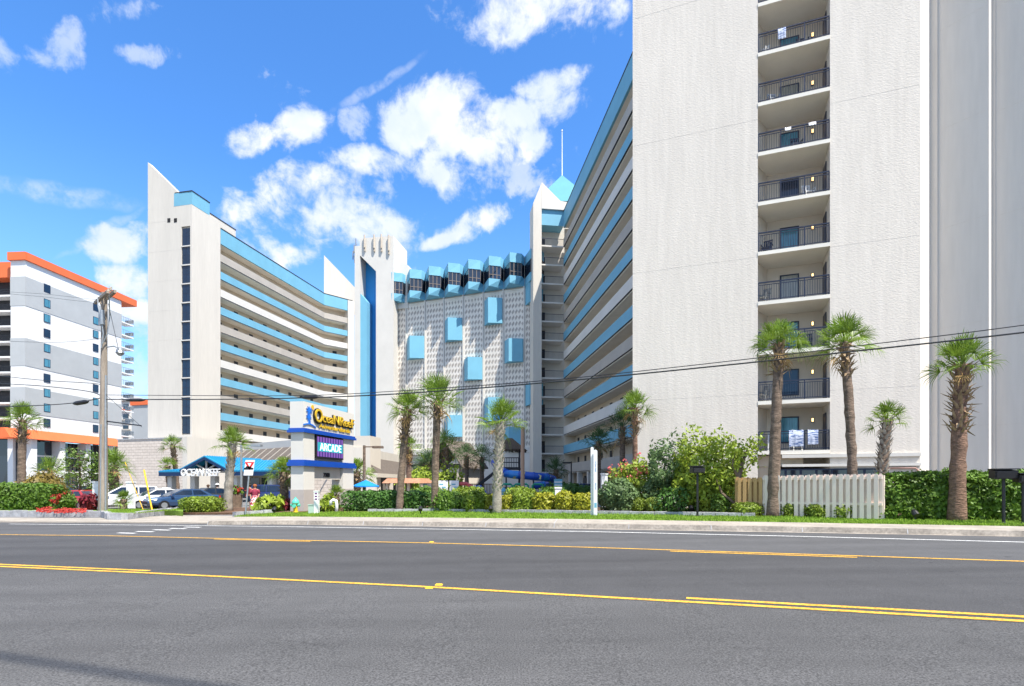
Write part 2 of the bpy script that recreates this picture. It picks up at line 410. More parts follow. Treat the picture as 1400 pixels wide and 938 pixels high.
# ------------------------------------------------------------------ right-hand hotel tower
H0, ST = 3.1, 2.7            # corridor floors of the two wings
ROOF = H0+ST*14-.4
FT = Fr((13.6, 30.35), (16.87, 29.1))
tw = thing('hotel_tower', 'tall rough white hotel tower with one column of recessed balconies', 'hotel', (13.6, 30.35, gz(13.6)))
tL = FT.t_at(865); tR = FT.t_at(1258); TT = 43.0
b0, b1 = 0.0, 3.5; bd = -2.3
zs = [3.35+2.75*k for k in range(15)]
b = MB()
b.box(tL, b0, -15, 0, -.6, TT, FT); b.box(b1, tR, -15, 0, -.6, TT, FT)
b.build('wall', M['stucco'], tw)
b = MB()
b.box(b0, b1, -15, bd, 2.7, TT, FT)
b.build('balcony_back_wall', M['cream'], tw)
# angled inner wall on the left of each recess and a dark door on the right side
b = MB(); b.hexa([FT.p(.003, bd+.002, 3.2), FT.p(.62, bd+.002, 3.2), FT.p(.05, -1.0, 3.2), FT.p(.003, -1.0, 3.2),
                  FT.p(.003, bd+.002, TT-.2), FT.p(.62, bd+.002, TT-.2), FT.p(.05, -1.0, TT-.2), FT.p(.003, -1.0, TT-.2)])
b.build('angled_wall', M['cream'], tw)
for k, z in enumerate(zs[:11]):
    b = MB(); b.box(b0+.002, b1-.002, bd-.05, .03, z-.2, z, FT); b.build('balcony_slab', M['soffit'], tw)
    r = MB()
    r.box(b0+.02, b1-.02, -.075, -.015, z+1.02, z+1.08, FT); r.box(b0+.02, b1-.02, -.06, -.03, z+.9, z+.935, FT); r.box(b0+.02, b1-.02, -.06, -.03, z+.08, z+.12, FT)
    for t in (b0+.04, 1.15, 2.3, b1-.04): r.box(t-.025, t+.025, -.07, -.02, z+.001, z+1.02, FT)
    n = 30
    for i in range(1, n):
        t = b0+(b1-b0)*i/n; r.box(t-.009, t+.009, -.054, -.036, z+.12, z+.9, FT)
    r.build('balcony_railing', M['navy'], tw)
    fr_ = MB(); t0, t1 = 1.3, 2.3
    f = MB(); f.box(t0, t1, bd, bd+.06, z+.55, z+2.08, FT); fo = f.build('window', M['navy'], tw)
    g = MB(); g.box(t0+.08, t1-.08, bd+.06, bd+.07, z+.63, z+2.0, FT); g.build('pane', [M['glassteal'], M['glassblue'], M['glassteal'], MATS.get('curtain_glass') or mat('curtain_glass', (.30, .30, .26), .15, .25, 3, vstretch=(4, 4, .3), spec=.7)][k % 4], fo)
    d = MB(); d.box(b1-.05, b1-.002, -1.9, -1.0, z+.002, z+2.1, FT); d.build('door', M['navy'], tw)
    l = MB(); l.box(2.92, 3.04, bd, bd+.12, z+1.72, z+1.95, FT); lo = l.build('wall_lamp', M['iron'], tw)
    l = MB(); l.box(2.935, 3.025, bd+.12, bd+.15, z+1.74, z+1.93, FT)
    MATS.setdefault('lampglow', mat('lit_lamp_glass', (1, .62, .25), .4, 0, emit=2.0) if 'lampglow' not in MATS else MATS['lampglow'])
    l.build('lamp_glass', MATS['lampglow'], lo)
# ground floor mouldings under the balconies
b = MB(); b.box(b0+.002, FT.t_at(1100), -.9, -.5, 2.5, 3.1, FT); b.build('soffit_panel', M['tan'], tw)
tb = FT.t_at(1258)
for i, (z0, z1, d1) in enumerate(((2.94, 3.12, .12), (2.46, 2.60, .16))):
    b = MB(); b.box(FT.t_at(1069), tb, .002, d1, z0, z1, FT); b.build('moulding', M['white'], tw)
b = MB(); b.box(b0, FT.t_at(1069)-.01, -2.2, -.6, -.5, 2.5, FT); b.build('recess_wall', M['tan'], tw)
b = MB(); b.box(b0+.6, FT.t_at(1206), .003, .05, 1.2, 2.35, FT); wo = b.build('window_band', M['navy'], tw)
for i in range(7):
    t0 = b0+.7+i*(FT.t_at(1206)-b0-.7)/7; b = MB(); b.box(t0, t0+(FT.t_at(1206)-b0-.7)/7-.12, .05, .06, 1.28, 2.27, FT); b.build('pane', M['glass'], wo)
b = MB(); b.tube([FT.p(FT.t_at(1210, .1), .1, 2.35), FT.p(FT.t_at(1258, .1)-.2, .1, 2.35), FT.p(FT.t_at(1258, .1)-.1, .1, 2.25), FT.p(FT.t_at(1258, .1)-.1, .1, .6)], .045, 8)
b.build('drain_pipe', mat('pink_pipe', (.50, .30, .24), .6), tw, smooth=True)
# step faces and shaded side walls to the right
P = [FT.p(tR, 0, 0)]
def step(px, d):
    q = Fr((P[-1].x, P[-1].y), (P[-1].x+d[0], P[-1].y+d[1])); P.append(q.p(q.t_at(px), 0, 0))
step(1273, (.82, .57)); step(1352, (.57, -.82)); step(1357, (.82, .57)); P.append(P[-1]+Vector((.57, -.82, 0))*1.75)
back = FT.p(tR+9, -15, 0)
b = MB(); b.plan([(p.x, p.y) for p in (P[0]+FT.e*.002, P[1], P[2])]+[(P[2].x+5, P[2].y+9), (FT.p(tR+.002, -14, 0).x, FT.p(tR+.002, -14, 0).y)], -.6, TT); b.build('side_wall', M['side'], tw)
q2, q3, q4 = P[2]+Vector((.004, .004, 0)), P[3], P[4]
b = MB(); b.plan([(p.x, p.y) for p in (q2, q3, q4)]+[(q4.x+9, q4.y+6.3), (q2.x+8.5, q2.y+12)], -.6, TT); b.build('side_wall', M['side'], tw)
# thin score lines between the panels
b = MB()
for k in range(5):
    z = 6.5+7.6*k; b.box(tL+.01, b0-.01, 0, .004, z, z+.025, FT); b.box(b1+.01, tR-.01, 0, .004, z, z+.025, FT)
F2 = Fr((P[1].x, P[1].y), (P[2].x, P[2].y)); F3 = Fr((P[3].x, P[3].y), (P[4].x, P[4].y))
for k in range(6):
    z = 4.4+5.1*k; b.box(.05, F2.len-.02, 0, .004, z, z+.03, F2); b.box(.05, 1.7, 0, .004, z, z+.03, F3)
b.box(.0, .30, .002, .10, -.4, TT, F2); b.box(.0, .12, .002, .06, -.4, TT, F3)
b.build('score_line', M['stucco'], tw)

# ------------------------------------------------------------------ striped wings
def wing(root, segs, k0, doors, recess=1.75, top=True, kmat=None, doorfl=range(0, 6), dsp=3.4, fascia=2.3):
    """segs: list of frames joined end to end; parapets per floor over all of them"""
    pts = [segs[0].p(0, 0, 0)]+[s.p(s.len, 0, 0) for s in segs]
    def off(d):   # offset polyline
        out = []
        for i, p in enumerate(pts):
            if i == 0: n = segs[0].n
            elif i == len(segs): n = segs[-1].n
            else:
                n = (segs[i-1].n+segs[i].n).normalized(); n = n/max(.3, n.dot(segs[i].n))
            out.append(p+n*d)
        return out
    def band(mb, d0, d1, z0, z1):
        a = off(d0); c = off(d1)
        for i in range(len(segs)):
            mb.hexa([a[i]+V3(0,0,z0), a[i+1]+V3(0,0,z0), c[i+1]+V3(0,0,z0), c[i]+V3(0,0,z0), a[i]+V3(0,0,z1), a[i+1]+V3(0,0,z1), c[i+1]+V3(0,0,z1), c[i]+V3(0,0,z1)])
    for k in range(k0, 14):
        z = H0+ST*k
        if k < 13:
            mt = M['skyblue'] if k % 2 else (M['beige'] if k % 4 == 0 else M['white'])
            b = MB(); band(b, -.16, 0, z-.02, z+1.13); b.build('parapet', mt, root)
            b = MB(); band(b, -recess, -.165, z-.16, z+.02); b.build('walkway_slab', M['soffit'], root)
            b = MB(); band(b, -.15, .012, z-.05, z-.02); b.build('parapet_shadow_strip', M['darkdoor'], root)  # dark strip standing for the drop shadow under each parapet
        else:
            b = MB(); band(b, -.25, 0, z, ROOF+.0); b.build('roof_fascia', M['skyblue'], root)
            b = MB(); band(b, -recess, -.252, z+.02, z+.3); b.build('walkway_slab', M['soffit'], root)
            b = MB(); band(b, -recess, .04, ROOF, ROOF+.14); b.build('roof_edge', M['darkdoor'], root)
    b = MB(); band(b, -recess-7, -recess, -.6, H0+ST*13+.3); b.build('corridor_wall', M['tan'], root)
    b = MB(); band(b, -recess-7.0, -recess-.01, H0+ST*13+.31, ROOF-.3); b.build('roof_slab', M['smooth'], root)
    for s in segs:
        n = int(s.len/dsp)
        for k in doorfl:
            if k < k0-1: continue
            z = H0+ST*k+.02
            for i in range(n):
                t = (i+.5)*s.len/n
                b = MB(); b.box(t-.45, t+.45, -recess, -recess+.05, z, z+2.1, s); b.build('door', M['darkdoor'], root)
RW = Fr((7.4, 78.8), (13.2, 31.4)); 
a = Fr((7.4, 78.8), (10.9, 50)); RW = Fr((7.4, 78.8), tuple((a.p(42, 0, 0)).xy))
rw = thing('hotel_wing', 'shaded hotel wing with blue and white walkway stripes, left of the rough white tower', 'hotel', (7.4, 78.8, gz(7)))
wing(rw, [RW], 0, 10, doorfl=range(-1, 5), dsp=3.6)
b = MB(); b.box(-.25, -.01, -8.7, -.17, -.6, ROOF-2.4, RW); b.build('end_wall', M['tan'], rw)
# ground floor openings and columns of the right wing
for i in range(8):
    t = 3+i*5.0
    b = MB(); b.box(t-.3, t+.3, -.7, -.1, -.3, H0-.16, RW); b.build('column', M['smooth'], rw)
for i in range(3):
    t = 6+i*5; b = MB(); b.box(t-1.3, t+1.3, -1.74, -1.66, .9, 2.3, RW); b.build('window', M['glass'], rw)
# end bay with railed balconies, corner pillar with spike, pyramid roof and mast
EB = Fr((at(728.5, 0, 78.2).x, 78.2), (7.4, 78.8))
tp = EB.t_at(740)
b = MB(); b.prism([(0, -.3), (tp, -.3), (tp, 44.3), (0, 41.3)], -2.6, .3, EB); b.build('corner_pillar', M['smooth'], rw)
b = MB(); z1 = ROOF+.15
b.prism([(tp+.02, z1), (EB.len+.9, z1), (EB.len+.6, z1+1.15), (EB.len-.5, z1+1.25), (tp+.02, 44.4)], -.5, .28, EB); b.build('roof_spike', M['white'], rw)
b = MB(); b.box(tp+.003, EB.len, -2.2, -.01, H0+ST*13+.25, ROOF+.14, EB); b.build('end_fascia', M['skyblue'], rw)
b = MB(); b.box(tp+.003, EB.len+1.8, -4.5, -2.2, -.3, ROOF-.6, EB); b.build('end_wall', M['smooth'], rw)
for k in range(-1, 13):
    z = H0+ST*k
    if k >= 0:
        b = MB(); b.box(tp+.003, EB.len, -2.2, .05, z-.14, z+.06, EB); b.build('balcony_slab', M['white'], rw)
    r = MB(); r.box(tp+.003, EB.len, -.04, .0, z+1.02, z+1.08, EB)
    for i in range(19):
        t = tp+.05+(EB.len-tp-.1)*i/18; r.box(t-.012, t+.012, -.03, -.005, z+.061, z+1.02, EB)
    r.build('balcony_railing', M['navy'], rw)
    d = MB(); d.box(tp+.25, tp+.95, -2.2, -2.14, z+.07, z+1.9, EB); d.tube([EB.p(tp+.6, -2.17, z+1.5), EB.p(tp+.6, -2.12, z+1.5)], .35, 12); d.build('arched_door', M['iron'], rw)
A = at(769, 236, 88); 
pb = [at(748, 264, 86), at(800, 250, 84), at(806, 250, 95), at(752, 262, 97)]
zb = 45.0
pv = [Vector((A.x-4.6, 84.5, zb)), Vector((A.x+4.6, 84.5, zb)), Vector((A.x+4.6, 93, zb)), Vector((A.x-4.6, 93, zb)), Vector((A.x, 88.7, A.z))]
b = MB(); b.faces(pv, [(0, 1, 4), (1, 2, 4), (2, 3, 4), (3, 0, 4), (3, 2, 1, 0)]); b.box(A.x-4.4, A.x+4.4, 84.7, 92.8, ROOF-.5, zb-.01)
b.build('pyramid_roof', mat('pyramid_teal', (.085, .27, .34), .7, .06, .5), rw)
b = MB(); b.tube([(A.x, 88.7, A.z-.2), (A.x, 88.7, A.z+7.1)], [.085, .05], 8); b.lathe([(.12, A.z+7.1), (.12, A.z+7.3)], 8, (A.x, 88.7, 0)); b.build('roof_mast', M['plastic'], rw)

# left wing
Lc = (-45.75, 78.4); L1 = Fr(Lc, (-45.75+.2024*10, 78.4+.979*10))
pA = L1.p(5.7, 0, 0)
s1 = Fr((pA.x, pA.y), tuple(L1.p(5.7+29.5, 0, 0).xy))
e1 = s1.p(s1.len, 0, 0)
X2 = at(482, 0, 117.5); s2 = Fr((e1.x, e1.y), (X2.x, 117.5))
lw = thing('hotel_wing', 'sunlit bent hotel wing with blue, beige and white walkway stripes', 'hotel', (pA.x, pA.y, gz(-45)))
wing(lw, [s1, s2], 2, 8, doorfl=range(2, 10), dsp=3.4)
b = MB(); b.box(s2.len-1.2, s2.len+.3, -1.8, .25, 6, ROOF-.1, s2); b.build('end_column', M['smooth'], lw)
sf = Fr((at(443, 0, 120).x, 120), (at(486, 0, 120).x, 120))
b = MB(); b.prism([(0, 38.5), (sf.len, 38.5), (sf.len, sf.z_at(486, 394)), (sf.t_at(470), sf.z_at(470, 377)), (0, sf.z_at(443, 349))], -.7, 0, sf); b.build('roof_fin', M['smooth'], lw)

# left tower end block
lt = thing('hotel_tower', 'narrow white tower with slanted spike top and one strip of dark windows', 'hotel', (-45.75, 78.4, gz(-45)))
FL = Fr((Lc[0]-.978*7.5, Lc[1]+.209*7.5), Lc)
W = FL.len; ts = FL.t_at(245)
wl, wr = FL.t_at(248), FL.t_at(260)
zt = 41.4
b = MB()
b.box(0, wl, -5.6, 0, 0, zt, FL); b.box(wl, wr, -5.6, -.25, 0, zt, FL)
b.box(wr, W, -5.6, 0, 0, zt, FL)
b.build('wall', M['smooth'], lt)
b = MB(); b.prism([(0, zt+.003), (ts, zt+.003), (ts, FL.z_at(245, 264)), (0, FL.z_at(202, 222))], -.8, 0, FL); b.build('roof_spike', M['smooth'], lt)
zw = [8.6+2.7*k for k in range(11)]
b = MB(); b.box(wl, wr, -.25, -.002, 0, 8.5, FL); b.build('blank_panel', M['smooth'], lt)
b = MB(); b.box(wl, wr, -.25, -.002, 38.35, zt-.002, FL); b.build('blank_panel', M['smooth'], lt)
for z in zw[1:]: b = MB(); b.box(wl+.001, wr-.001, -.25, .03, z-.16, z+.0, FL); b.build('window_spandrel', M['white'], lt)
for z in zw:
    f = MB(); f.box(wl+.03, wr-.03, -.25, -.12, z+.03, z+2.5, FL); fo = f.build('window', M['navy'], lt)
    for i in range(2):
        for j in range(2):
            g = MB(); ww = (wr-wl-.06)/2; x0 = wl+.03+ww*i+.05; g.box(x0, x0+ww-.1, -.12, -.11, z+.08+j*1.22, z+1.22+j*1.2, FL); g.build('pane', M['glassblue'], fo)
for px in (231, 240):
    t = FL.t_at(px); b = MB(); b.box(t-.25, t+.25, 0, .03, FL.z_at(px, 304), FL.z_at(px, 298.5), FL); b.build('vent', M['dark'], lt)
S1 = Fr(Lc, tuple(pA.xy))
b = MB(); b.box(ts+.01, W+.02, -3, -.003, zt+.003, zt+1.85, FL); b.hexa([S1.p(.0, .02, zt+.003), S1.p(3.4, .02, zt+.003), S1.p(3.4, -3, zt+.003), S1.p(0, -3, zt+.003), S1.p(.0, .02, zt+1.84), S1.p(3.4, .02, zt+1.84), S1.p(3.4, -3, zt+1.84), S1.p(0, -3, zt+1.84)])
b.build('roof_box', M['skyblue'], lt)
b = MB(); b.box(ts+.0, W+.08, -3, .06, zt+1.86, zt+1.98, FL); b.hexa([S1.p(-.0, .08, zt+1.861), S1.p(3.45, .08, zt+1.861), S1.p(3.45, -2.9, zt+1.861), S1.p(0, -2.9, zt+1.861), S1.p(0, .08, zt+1.981), S1.p(3.45, .08, zt+1.981), S1.p(3.45, -2.9, zt+1.981), S1.p(0, -2.9, zt+1.981)])
b.build('roof_edge', M['darkdoor'], lt)
b = MB(); b.box(3.42, 9.5, -4, -.4, ROOF-.5, ROOF+1.5, S1); b.build('penthouse_wall', M['smooth'], lt)
b = MB(); b.box(3.42, 9.6, -4, -.34, ROOF+1.5, ROOF+1.62, S1); b.build('penthouse_edge', M['darkdoor'], lt)
b = MB()
for k in range(9):
    z = 5+4.3*k
    b.box(.01, wl-.02, 0, .006, z, z+.03, FL); b.box(.02, S1.len-.02, 0, .006, z, z+.03, S1)
b.build('score_line', M['smooth'], lt)
b = MB(); b.box(wr+.05, wr+.2, .003, .45, 7.75, 8.1, FL); b.box(wr-.1, wr+.2, .2, .7, 7.6, 7.85, FL); b.build('wall_lamp', M['steel'], lt)

# ------------------------------------------------------------------ central screen building with sky lounge
cs_a, cs_b = (-20.2, 90.55), (at(729, 0, 81.2).x, 81.2)
CS = Fr(cs_a, cs_b)
cb_ = thing('hotel_building', 'central hotel block with patterned white screen wall and projecting blue boxes', 'hotel', (cs_a[0], cs_a[1], gz(-20)))
seam = [537.5, 555, 581, 606.5, 633, 660.5, 688, 716.5, 733]
ts_ = [CS.t_at(p) for p in seam]; ts_[-1] = CS.len
ZT, ZBT = 30.9, 6.6
b = MB(); b.box(0, CS.len, -8, -.25, -.5, ZT+4.4, CS); b.build('wall', M['smooth'], cb_)
b = MB(); b.box(.0, CS.len, -.248, .12, ZBT-.5, ZBT+.25, CS); b.build('base_ledge', M['white'], cb_)
# scalloped breeze-block relief
b = MB(); nx = 1
pitch = .545
rows = int((ZT-ZBT-.3)/.45)
for s in range(len(ts_)-1):
    t0, t1 = ts_[s]+.10, ts_[s+1]-.10
    n = max(2, int(round((t1-t0)/(pitch/2))))
    n += n % 2
    vs = []; fs = []
    for j in range(rows+1):
        for i in range(n+1):
            z = ZBT+.25+j*.45
            hi = (i+j) % 2
            vs.append(CS.p(t0+(t1-t0)*i/n+(.06 if j % 2 else -.06)*(0 < i < n), -.13+.02*hi, z+(.13 if i % 2 else -.13)*(0 < j < rows)))
    for j in range(rows):
        for i in range(n):
            a_, c_, d_, e_ = j*(n+1)+i, j*(n+1)+i+1, (j+1)*(n+1)+i+1, (j+1)*(n+1)+i
            if (i+j) % 2: fs += [(a_, c_, e_), (c_, d_, e_)]
            else: fs += [(a_, c_, d_), (a_, d_, e_)]
    b.mi = 0; b.faces(vs, fs)
    b.mi = 1
    for j in range(0, rows-1):       # flat diamonds: slots and relief shade put into the colour
        for i in range(1, n, 1):
            if (i+j) % 2: continue
            t = t0+(t1-t0)*i/n+(.06 if j % 2 else -.06); z = ZBT+.25+(j)*.45+(.13 if i % 2 else -.13)
            if j == 0: continue
            w_ = pitch*.30; h_ = .34
            b.quad(CS.p(t, -.10, z-h_), CS.p(t+w_, -.10, z-.02), CS.p(t, -.10, z+h_*.75), CS.p(t-w_, -.10, z-.02))
b.build('screen_wall', [M['screenwhite'], mat('screen_slot_shade', (.44, .40, .36), .9, .1, 2)], cb_, recalc=False)
for t in ts_[1:-1]:
    b = MB(); b.box(t-.085, t+.085, -.24, .06, ZBT+.26, ZT, CS); b.build('seam_rib', M['white'], cb_)
# lounge bays
for s in range(len(ts_)-1):
    t0, t1 = ts_[s], ts_[s+1]
    if s == 0: t0 = t1-3.15
    if s == len(ts_)-2: t1 = t0+3.15
    wv = t1-t0; tm = t0+.56*wv
    def bay(z0, z1, k0=0, k1=0, ins=0):
        p = [CS.p(t0+.02, -.24, 0), CS.p(tm, 2.05-ins, 0), CS.p(t1-.06, .9-ins, 0), CS.p(t1-.02, -.24, 0)]
        q = [CS.p(t0+.02, -.24, 0), CS.p(tm, 2.0-ins, 0), CS.p(t1-.06-k1*.9, .95-ins, 0), CS.p(t1-.02, -.24, 0)]
        return [v+V3(0, 0, z0) for v in q]+[v+V3(0, 0, z1) for v in p]
    b = MB(); b.hexa(bay(ZT+.02, ZT+1.15, k1=.55)); b.build('bay_base', M['paleblue'], cb_)
    b = MB(); b.hexa(bay(ZT+3.1, ZT+4.5)); b.build('bay_roof', M['paleblue'], cb_)
    g = MB(); g.hexa(bay(ZT+1.152, ZT+3.098, ins=.14)); go = g.build('bay_window', M['glass'], cb_)
    m_ = MB(); pa, pb_ = CS.p(tm, 1.95, 0), CS.p(t1-.06, .8, 0); fb = Fr(pa.xy, pb_.xy); fl = Fr(CS.p(t0+.05, -.2, 0).xy, pa.xy)
    for i in range(4):
        t = fb.len*i/3; m_.box(max(.0, t-.05), min(fb.len, t+.05), -.06, .02, ZT+1.16, ZT+3.09, fb)
    m_.box(.05, fb.len-.05, -.05, .01, ZT+1.75, ZT+1.83, fb)
    m_.build('mullion', mat('bay_mullion', (.20, .17, .15), .5, 0) if 'bay_mullion' not in MATS else MATS['bay_mullion'], go)
# projecting boxes (px left, top, bottom)
bxs = [(557, 579.5, 462, 492), (606, 632, 438, 468), (660, 686.5, 411, 445), (632, 658, 491, 521), (687, 714.5, 466, 497), (716.5, 733, 384, 417),
       (605, 631, 569, 598), (660, 686, 545, 577), (716.5, 733, 526, 555), (688, 713, 585, 617)]
for (x0, x1, y0, y1) in bxs:
    s = min(range(len(seam)-1), key=lambda i: abs(seam[i]-x0))
    t0, t1 = ts_[s]+.1, ts_[s+1]-.1
    if s == len(seam)-2: t1 = t0+2.9
    z0, z1 = CS.z_at(x0+5, y1), CS.z_at(x0+5, y0)
    b = MB(); tm = t0+(t1-t0)*.42; b.hexa([CS.p(t0, -.2, z0), CS.p(tm, 1.3, z0), CS.p(t1, .3, z0), CS.p(t1, -.2, z0), CS.p(t0, -.2, z1), CS.p(tm, 1.3, z1), CS.p(t1, .3, z1), CS.p(t1, -.2, z1)])
    b.build('wall_box', M['paleblue'], cb_)
b = MB(); b.box(CS.len-9.0, CS.len-.2, -.24, .05, -.4, ZBT-.52, CS); b.build('base_panel', M['white'], cb_)
b = MB(); b.box(.5, CS.len-9.4, -.24, -.16, .0, 4.6, CS); b.build('garage_opening_shade', M['dark'], cb_)  # flat dark sheet standing for the shadow in the garage base

# lift tower
FE = Fr((at(492, 0, 89).x, 89.0), (at(538, 0, 88).x, 88.0))
et = thing('elevator_tower', 'slim white lift tower with shade-toned blue slot and antennas on top', 'tower', (FE.o.x, FE.o.y, gz(-25)))
W = FE.len; tq = FE.t_at(514); zt = FE.z_at(515, 324)
b = MB(); b.box(tq, W, -6, 0, -.4, zt, FE); 
zk = FE.z_at(492, 349); zk2 = FE.z_at(513, 371)
b.prism([(0, zk), (tq-.002, zk2), (tq-.002, zt), (0, zt)], -6, 0, FE)
b.box(-.9, 0, -6, 0, -.4, zt-1.2, FE); b.build('wall', M['white'], et)
b = MB(); b.prism([(.002, -.4), (tq-.003, -.4), (tq-.003, zk2-.01), (.002, zk-.01)], -6, -2.2, FE); b.build('recess_wall', M['midblue'], et)  # slot shade put into the colour; same paint as the front panel
b = MB(); b.hexa([FE.p(tq-.12, -2.19, -.3), FE.p(tq-.004, -.03, -.3), FE.p(tq-.003, -.03, -.3), FE.p(tq-.002, -2.19, -.3), FE.p(tq-.12, -2.19, zk2-.1), FE.p(tq-.004, -.03, zk2-.1), FE.p(tq-.003, -.03, zk2-.1), FE.p(tq-.002, -2.19, zk2-.1)]); b.build('recess_side', M['midblue'], et)
z3, z4 = FE.z_at(491, 401), FE.z_at(501, 412)
b = MB(); b.prism([(.01, -.4), (FE.t_at(501), -.4), (FE.t_at(501), z4), (.01, z3)], -2.0, -.15, FE); b.build('front_panel', M['paleblue'], et)
b = MB(); b.prism([(W-.0, 30), (W+1.9, 30), (W+1.9, FE.z_at(550, 358)), (W, FE.z_at(538, 346))], -5, -1.6, FE); b.build('shoulder_wall', M['white'], et)
for px, zz in ((498, 0), (511, -.2), (521, -.3), (531, -.8)):
    t = FE.t_at(px, .4); b = MB(); b.tube([FE.p(t, .3, zt-1.7+zz), FE.p(t, .3, zt+.35+zz*.4)], .15, 10); b.box(t-.06, t+.06, .0, .3, zt-2.0+zz, zt-1.7+zz, FE); b.box(t-.1, t+.1, .05, .3, zt-2.2+zz, zt-1.75+zz, FE)
    b.build('antenna', mat('antenna_cover', (.50, .43, .35), .6) if 'antenna_cover' not in MATS else MATS['antenna_cover'], et)
b = MB()
for i, (t, z) in enumerate(((-1.0, -.6), (-1.3, -1.6), (-1.5, -2.6), (-1.2, -3.2))):
    b.tube([FE.p(t, -.6, zt+z-.5), FE.p(t, -.6, zt+z+.9)], .1, 6); b.bar(FE.p(t, -.6, zt+z), FE.p(-.8, -.8, zt+z), .08)
b.build('antenna_mount', M['steel'], et)
b = MB(); b.box(.05, .06, 0.001, .004, 0, 5, FE)

# ------------------------------------------------------------------ podium and low buildings
FP = Fr((at(161, 0, 78.9).x, 78.9), (at(256, 0, 75.6).x, 75.6)); zp = FP.z_at(220, 600)
pd = thing('podium_building', 'low stone-block podium wall with thin dark cap below the white tower end', 'building', (FP.o.x, FP.o.y, gz(-45)))
FPs = Fr((FP.p(FP.len, 0, 0).x, FP.p(FP.len, 0, 0).y), tuple((FP.p(FP.len, 0, 0)+Vector((.2, .98, 0))*26).xy))
b = MB(); b.plan([tuple(FP.p(0, 0, 0).xy), tuple(FP.p(FP.len-.8, 0, 0).xy), tuple(FP.p(FP.len-.8, -2.3, 0).xy), tuple(FP.p(0, -2.3, 0).xy)], -1.3, zp); b.build('stone_wall', M['block'], pd)
b = MB(); b.box(-.1, FP.len-.85, -2.3, .1, zp, zp+.16, FP); b.build('wall_cap', M['stone'], pd)
c0 = FP.p(FP.len, .02, 0); c1 = FPs.p(26, 0, 0)
b = MB(); b.plan([tuple(FP.p(FP.len-.79, .02, 0).xy), tuple(c0.xy), tuple(c1.xy), tuple((c1-FPs.n*.9).xy), tuple((FP.p(FP.len-.79, -2.2, 0)).xy)], -1.3, zp+.2); b.build('side_wall', M['smooth'], pd)

lob = thing('lobby_building', 'low cream hotel lobby with brown slanted roof behind the arcade sign', 'building', (-16, 62, gz(-16)))
LB = Fr((at(484, 0, 61.5).x-5, 61.5+.6), (at(506, 0, 61.0).x, 61.0))
LS = Fr(tuple(LB.p(LB.len, 0, 0).xy), (-15.1, 84))
LF = Fr((at(331, 0, 72).x, 72), tuple(LB.p(0, 0, 0).xy))
ze = CH+(660-596)/F*61.2
b = MB(); b.box(0, LB.len, -3, 0, -.8, ze, LB); b.build('end_wall', M['cream'], lob)
b = MB(); b.box(.1, LB.len-1.6, .002, .05, -.8, 3.3, LB); b.build('tile_panel', M['block'], lob)
zt = LS.z_at(509, 612)
b = MB(); b.box(.02, LS.len, -3.2, -.9, -.8, zt, LS); b.build('parapet_wall', M['smooth'], lob)
zr1, zr0 = LS.z_at(507, 624.5), LS.z_at(507, 647)
zr1 = min(zr1, zt-.1)
b = MB(); b.hexa([LS.p(.3, -.89, zr0), LS.p(LS.len, -.89, zr0), LS.p(LS.len, .75, zr0), LS.p(.3, .75, zr0), LS.p(.3, -.89, zr1), LS.p(LS.len, -.89, zr1), LS.p(LS.len, -.6, zr1), LS.p(.3, -.6, zr1)]); b.build('slanted_roof', M['brownroof'], lob)
b = MB(); b.box(.01, LS.len, -.8, .8, zr0-.45, zr0-.003, LS); b.box(.01, .35, -.8, .7, -.6, zr0-.46, LS)
for t in (7, 14, 21): b.box(t, t+.4, .3, .75, -.5, zr0-.455, LS)
b.build('eave_beam', M['cream'], lob)
b = MB(); b.box(.4, LS.len, -.89, -.8, -.5, zr0-.5, LS); so_ = b.build('shop_front', M['darkdoor'], lob)
for i in range(9):
    g = MB(); g.box(.7+i*2.4, 2.7+i*2.4, -.8, -.78, .2, zr0-.8, LS); g.build('pane', M['glass'], so_)
# front part left of the sign: white parapet, brown roof with pale ribs
zf = LF.z_at(340, 607); zf1 = LF.z_at(345, 612.5); zf0 = LF.z_at(345, 640)
b = MB(); b.box(-4, LF.len, -3, -2.2, -.8, zf+.35, LF); b.build('parapet_wall', M['white'], lob)
b = MB(); b.hexa([LF.p(-4, -2.19, zf0), LF.p(LF.len, -2.19, zf0), LF.p(LF.len, .6, zf0), LF.p(-4, .6, zf0), LF.p(-4, -2.19, zf1), LF.p(LF.len, -2.19, zf1), LF.p(LF.len, -1.9, zf1), LF.p(-4, -1.9, zf1)]); b.build('slanted_roof', M['brownroof'], lob)
rb = MB()
for i in range(13):
    t = -4+i*1.9; rb.bar(LF.p(t, .62, zf0+.03), LF.p(t+1.2, -1.88, zf1+.03), .12, .1)
rb.build('roof_rib', M['beige'], lob)
b = MB(); b.box(-4, LF.len, -1.9, .4, zf0-.5, zf0-.003, LF); b.build('eave_beam', M['cream'], lob)
b = MB(); b.box(-4, LF.len, -2.1, -1.95, -.7, zf0-.52, LF); b.build('shop_front', M['darkdoor'], lob)
# ------------------------------------------------------------------ neighbouring hotel, far left
Cn = (at(35, 0, 96).x, 96.0)
FN = Fr(Cn, (Cn[0]+.069*22, Cn[1]+.9976*22)); FNf = Fr((Cn[0]-2.75*FN.n.x, Cn[1]-2.75*FN.n.y), Cn)
nb = thing('hotel_building', 'white and grey banded hotel with orange roof edge, behind the utility pole', 'hotel', (Cn[0], Cn[1], gz(-80)))
ztop = 41.9; zb_ = FN.z_at(39, 590)
b = MB(); b.box(3.6, 21.5, -12, 0, zb_, ztop-1.4, FN); b.box(0, 3.6, -2.6, 0, zb_, ztop-1.4, FN); b.build('wall', M['nbwhite'], nb)
b = MB(); b.box(0, FNf.len-.02, -.4, .04, zb_, ztop-1.4, FNf); b.build('wall', M['nbwhite'], nb)
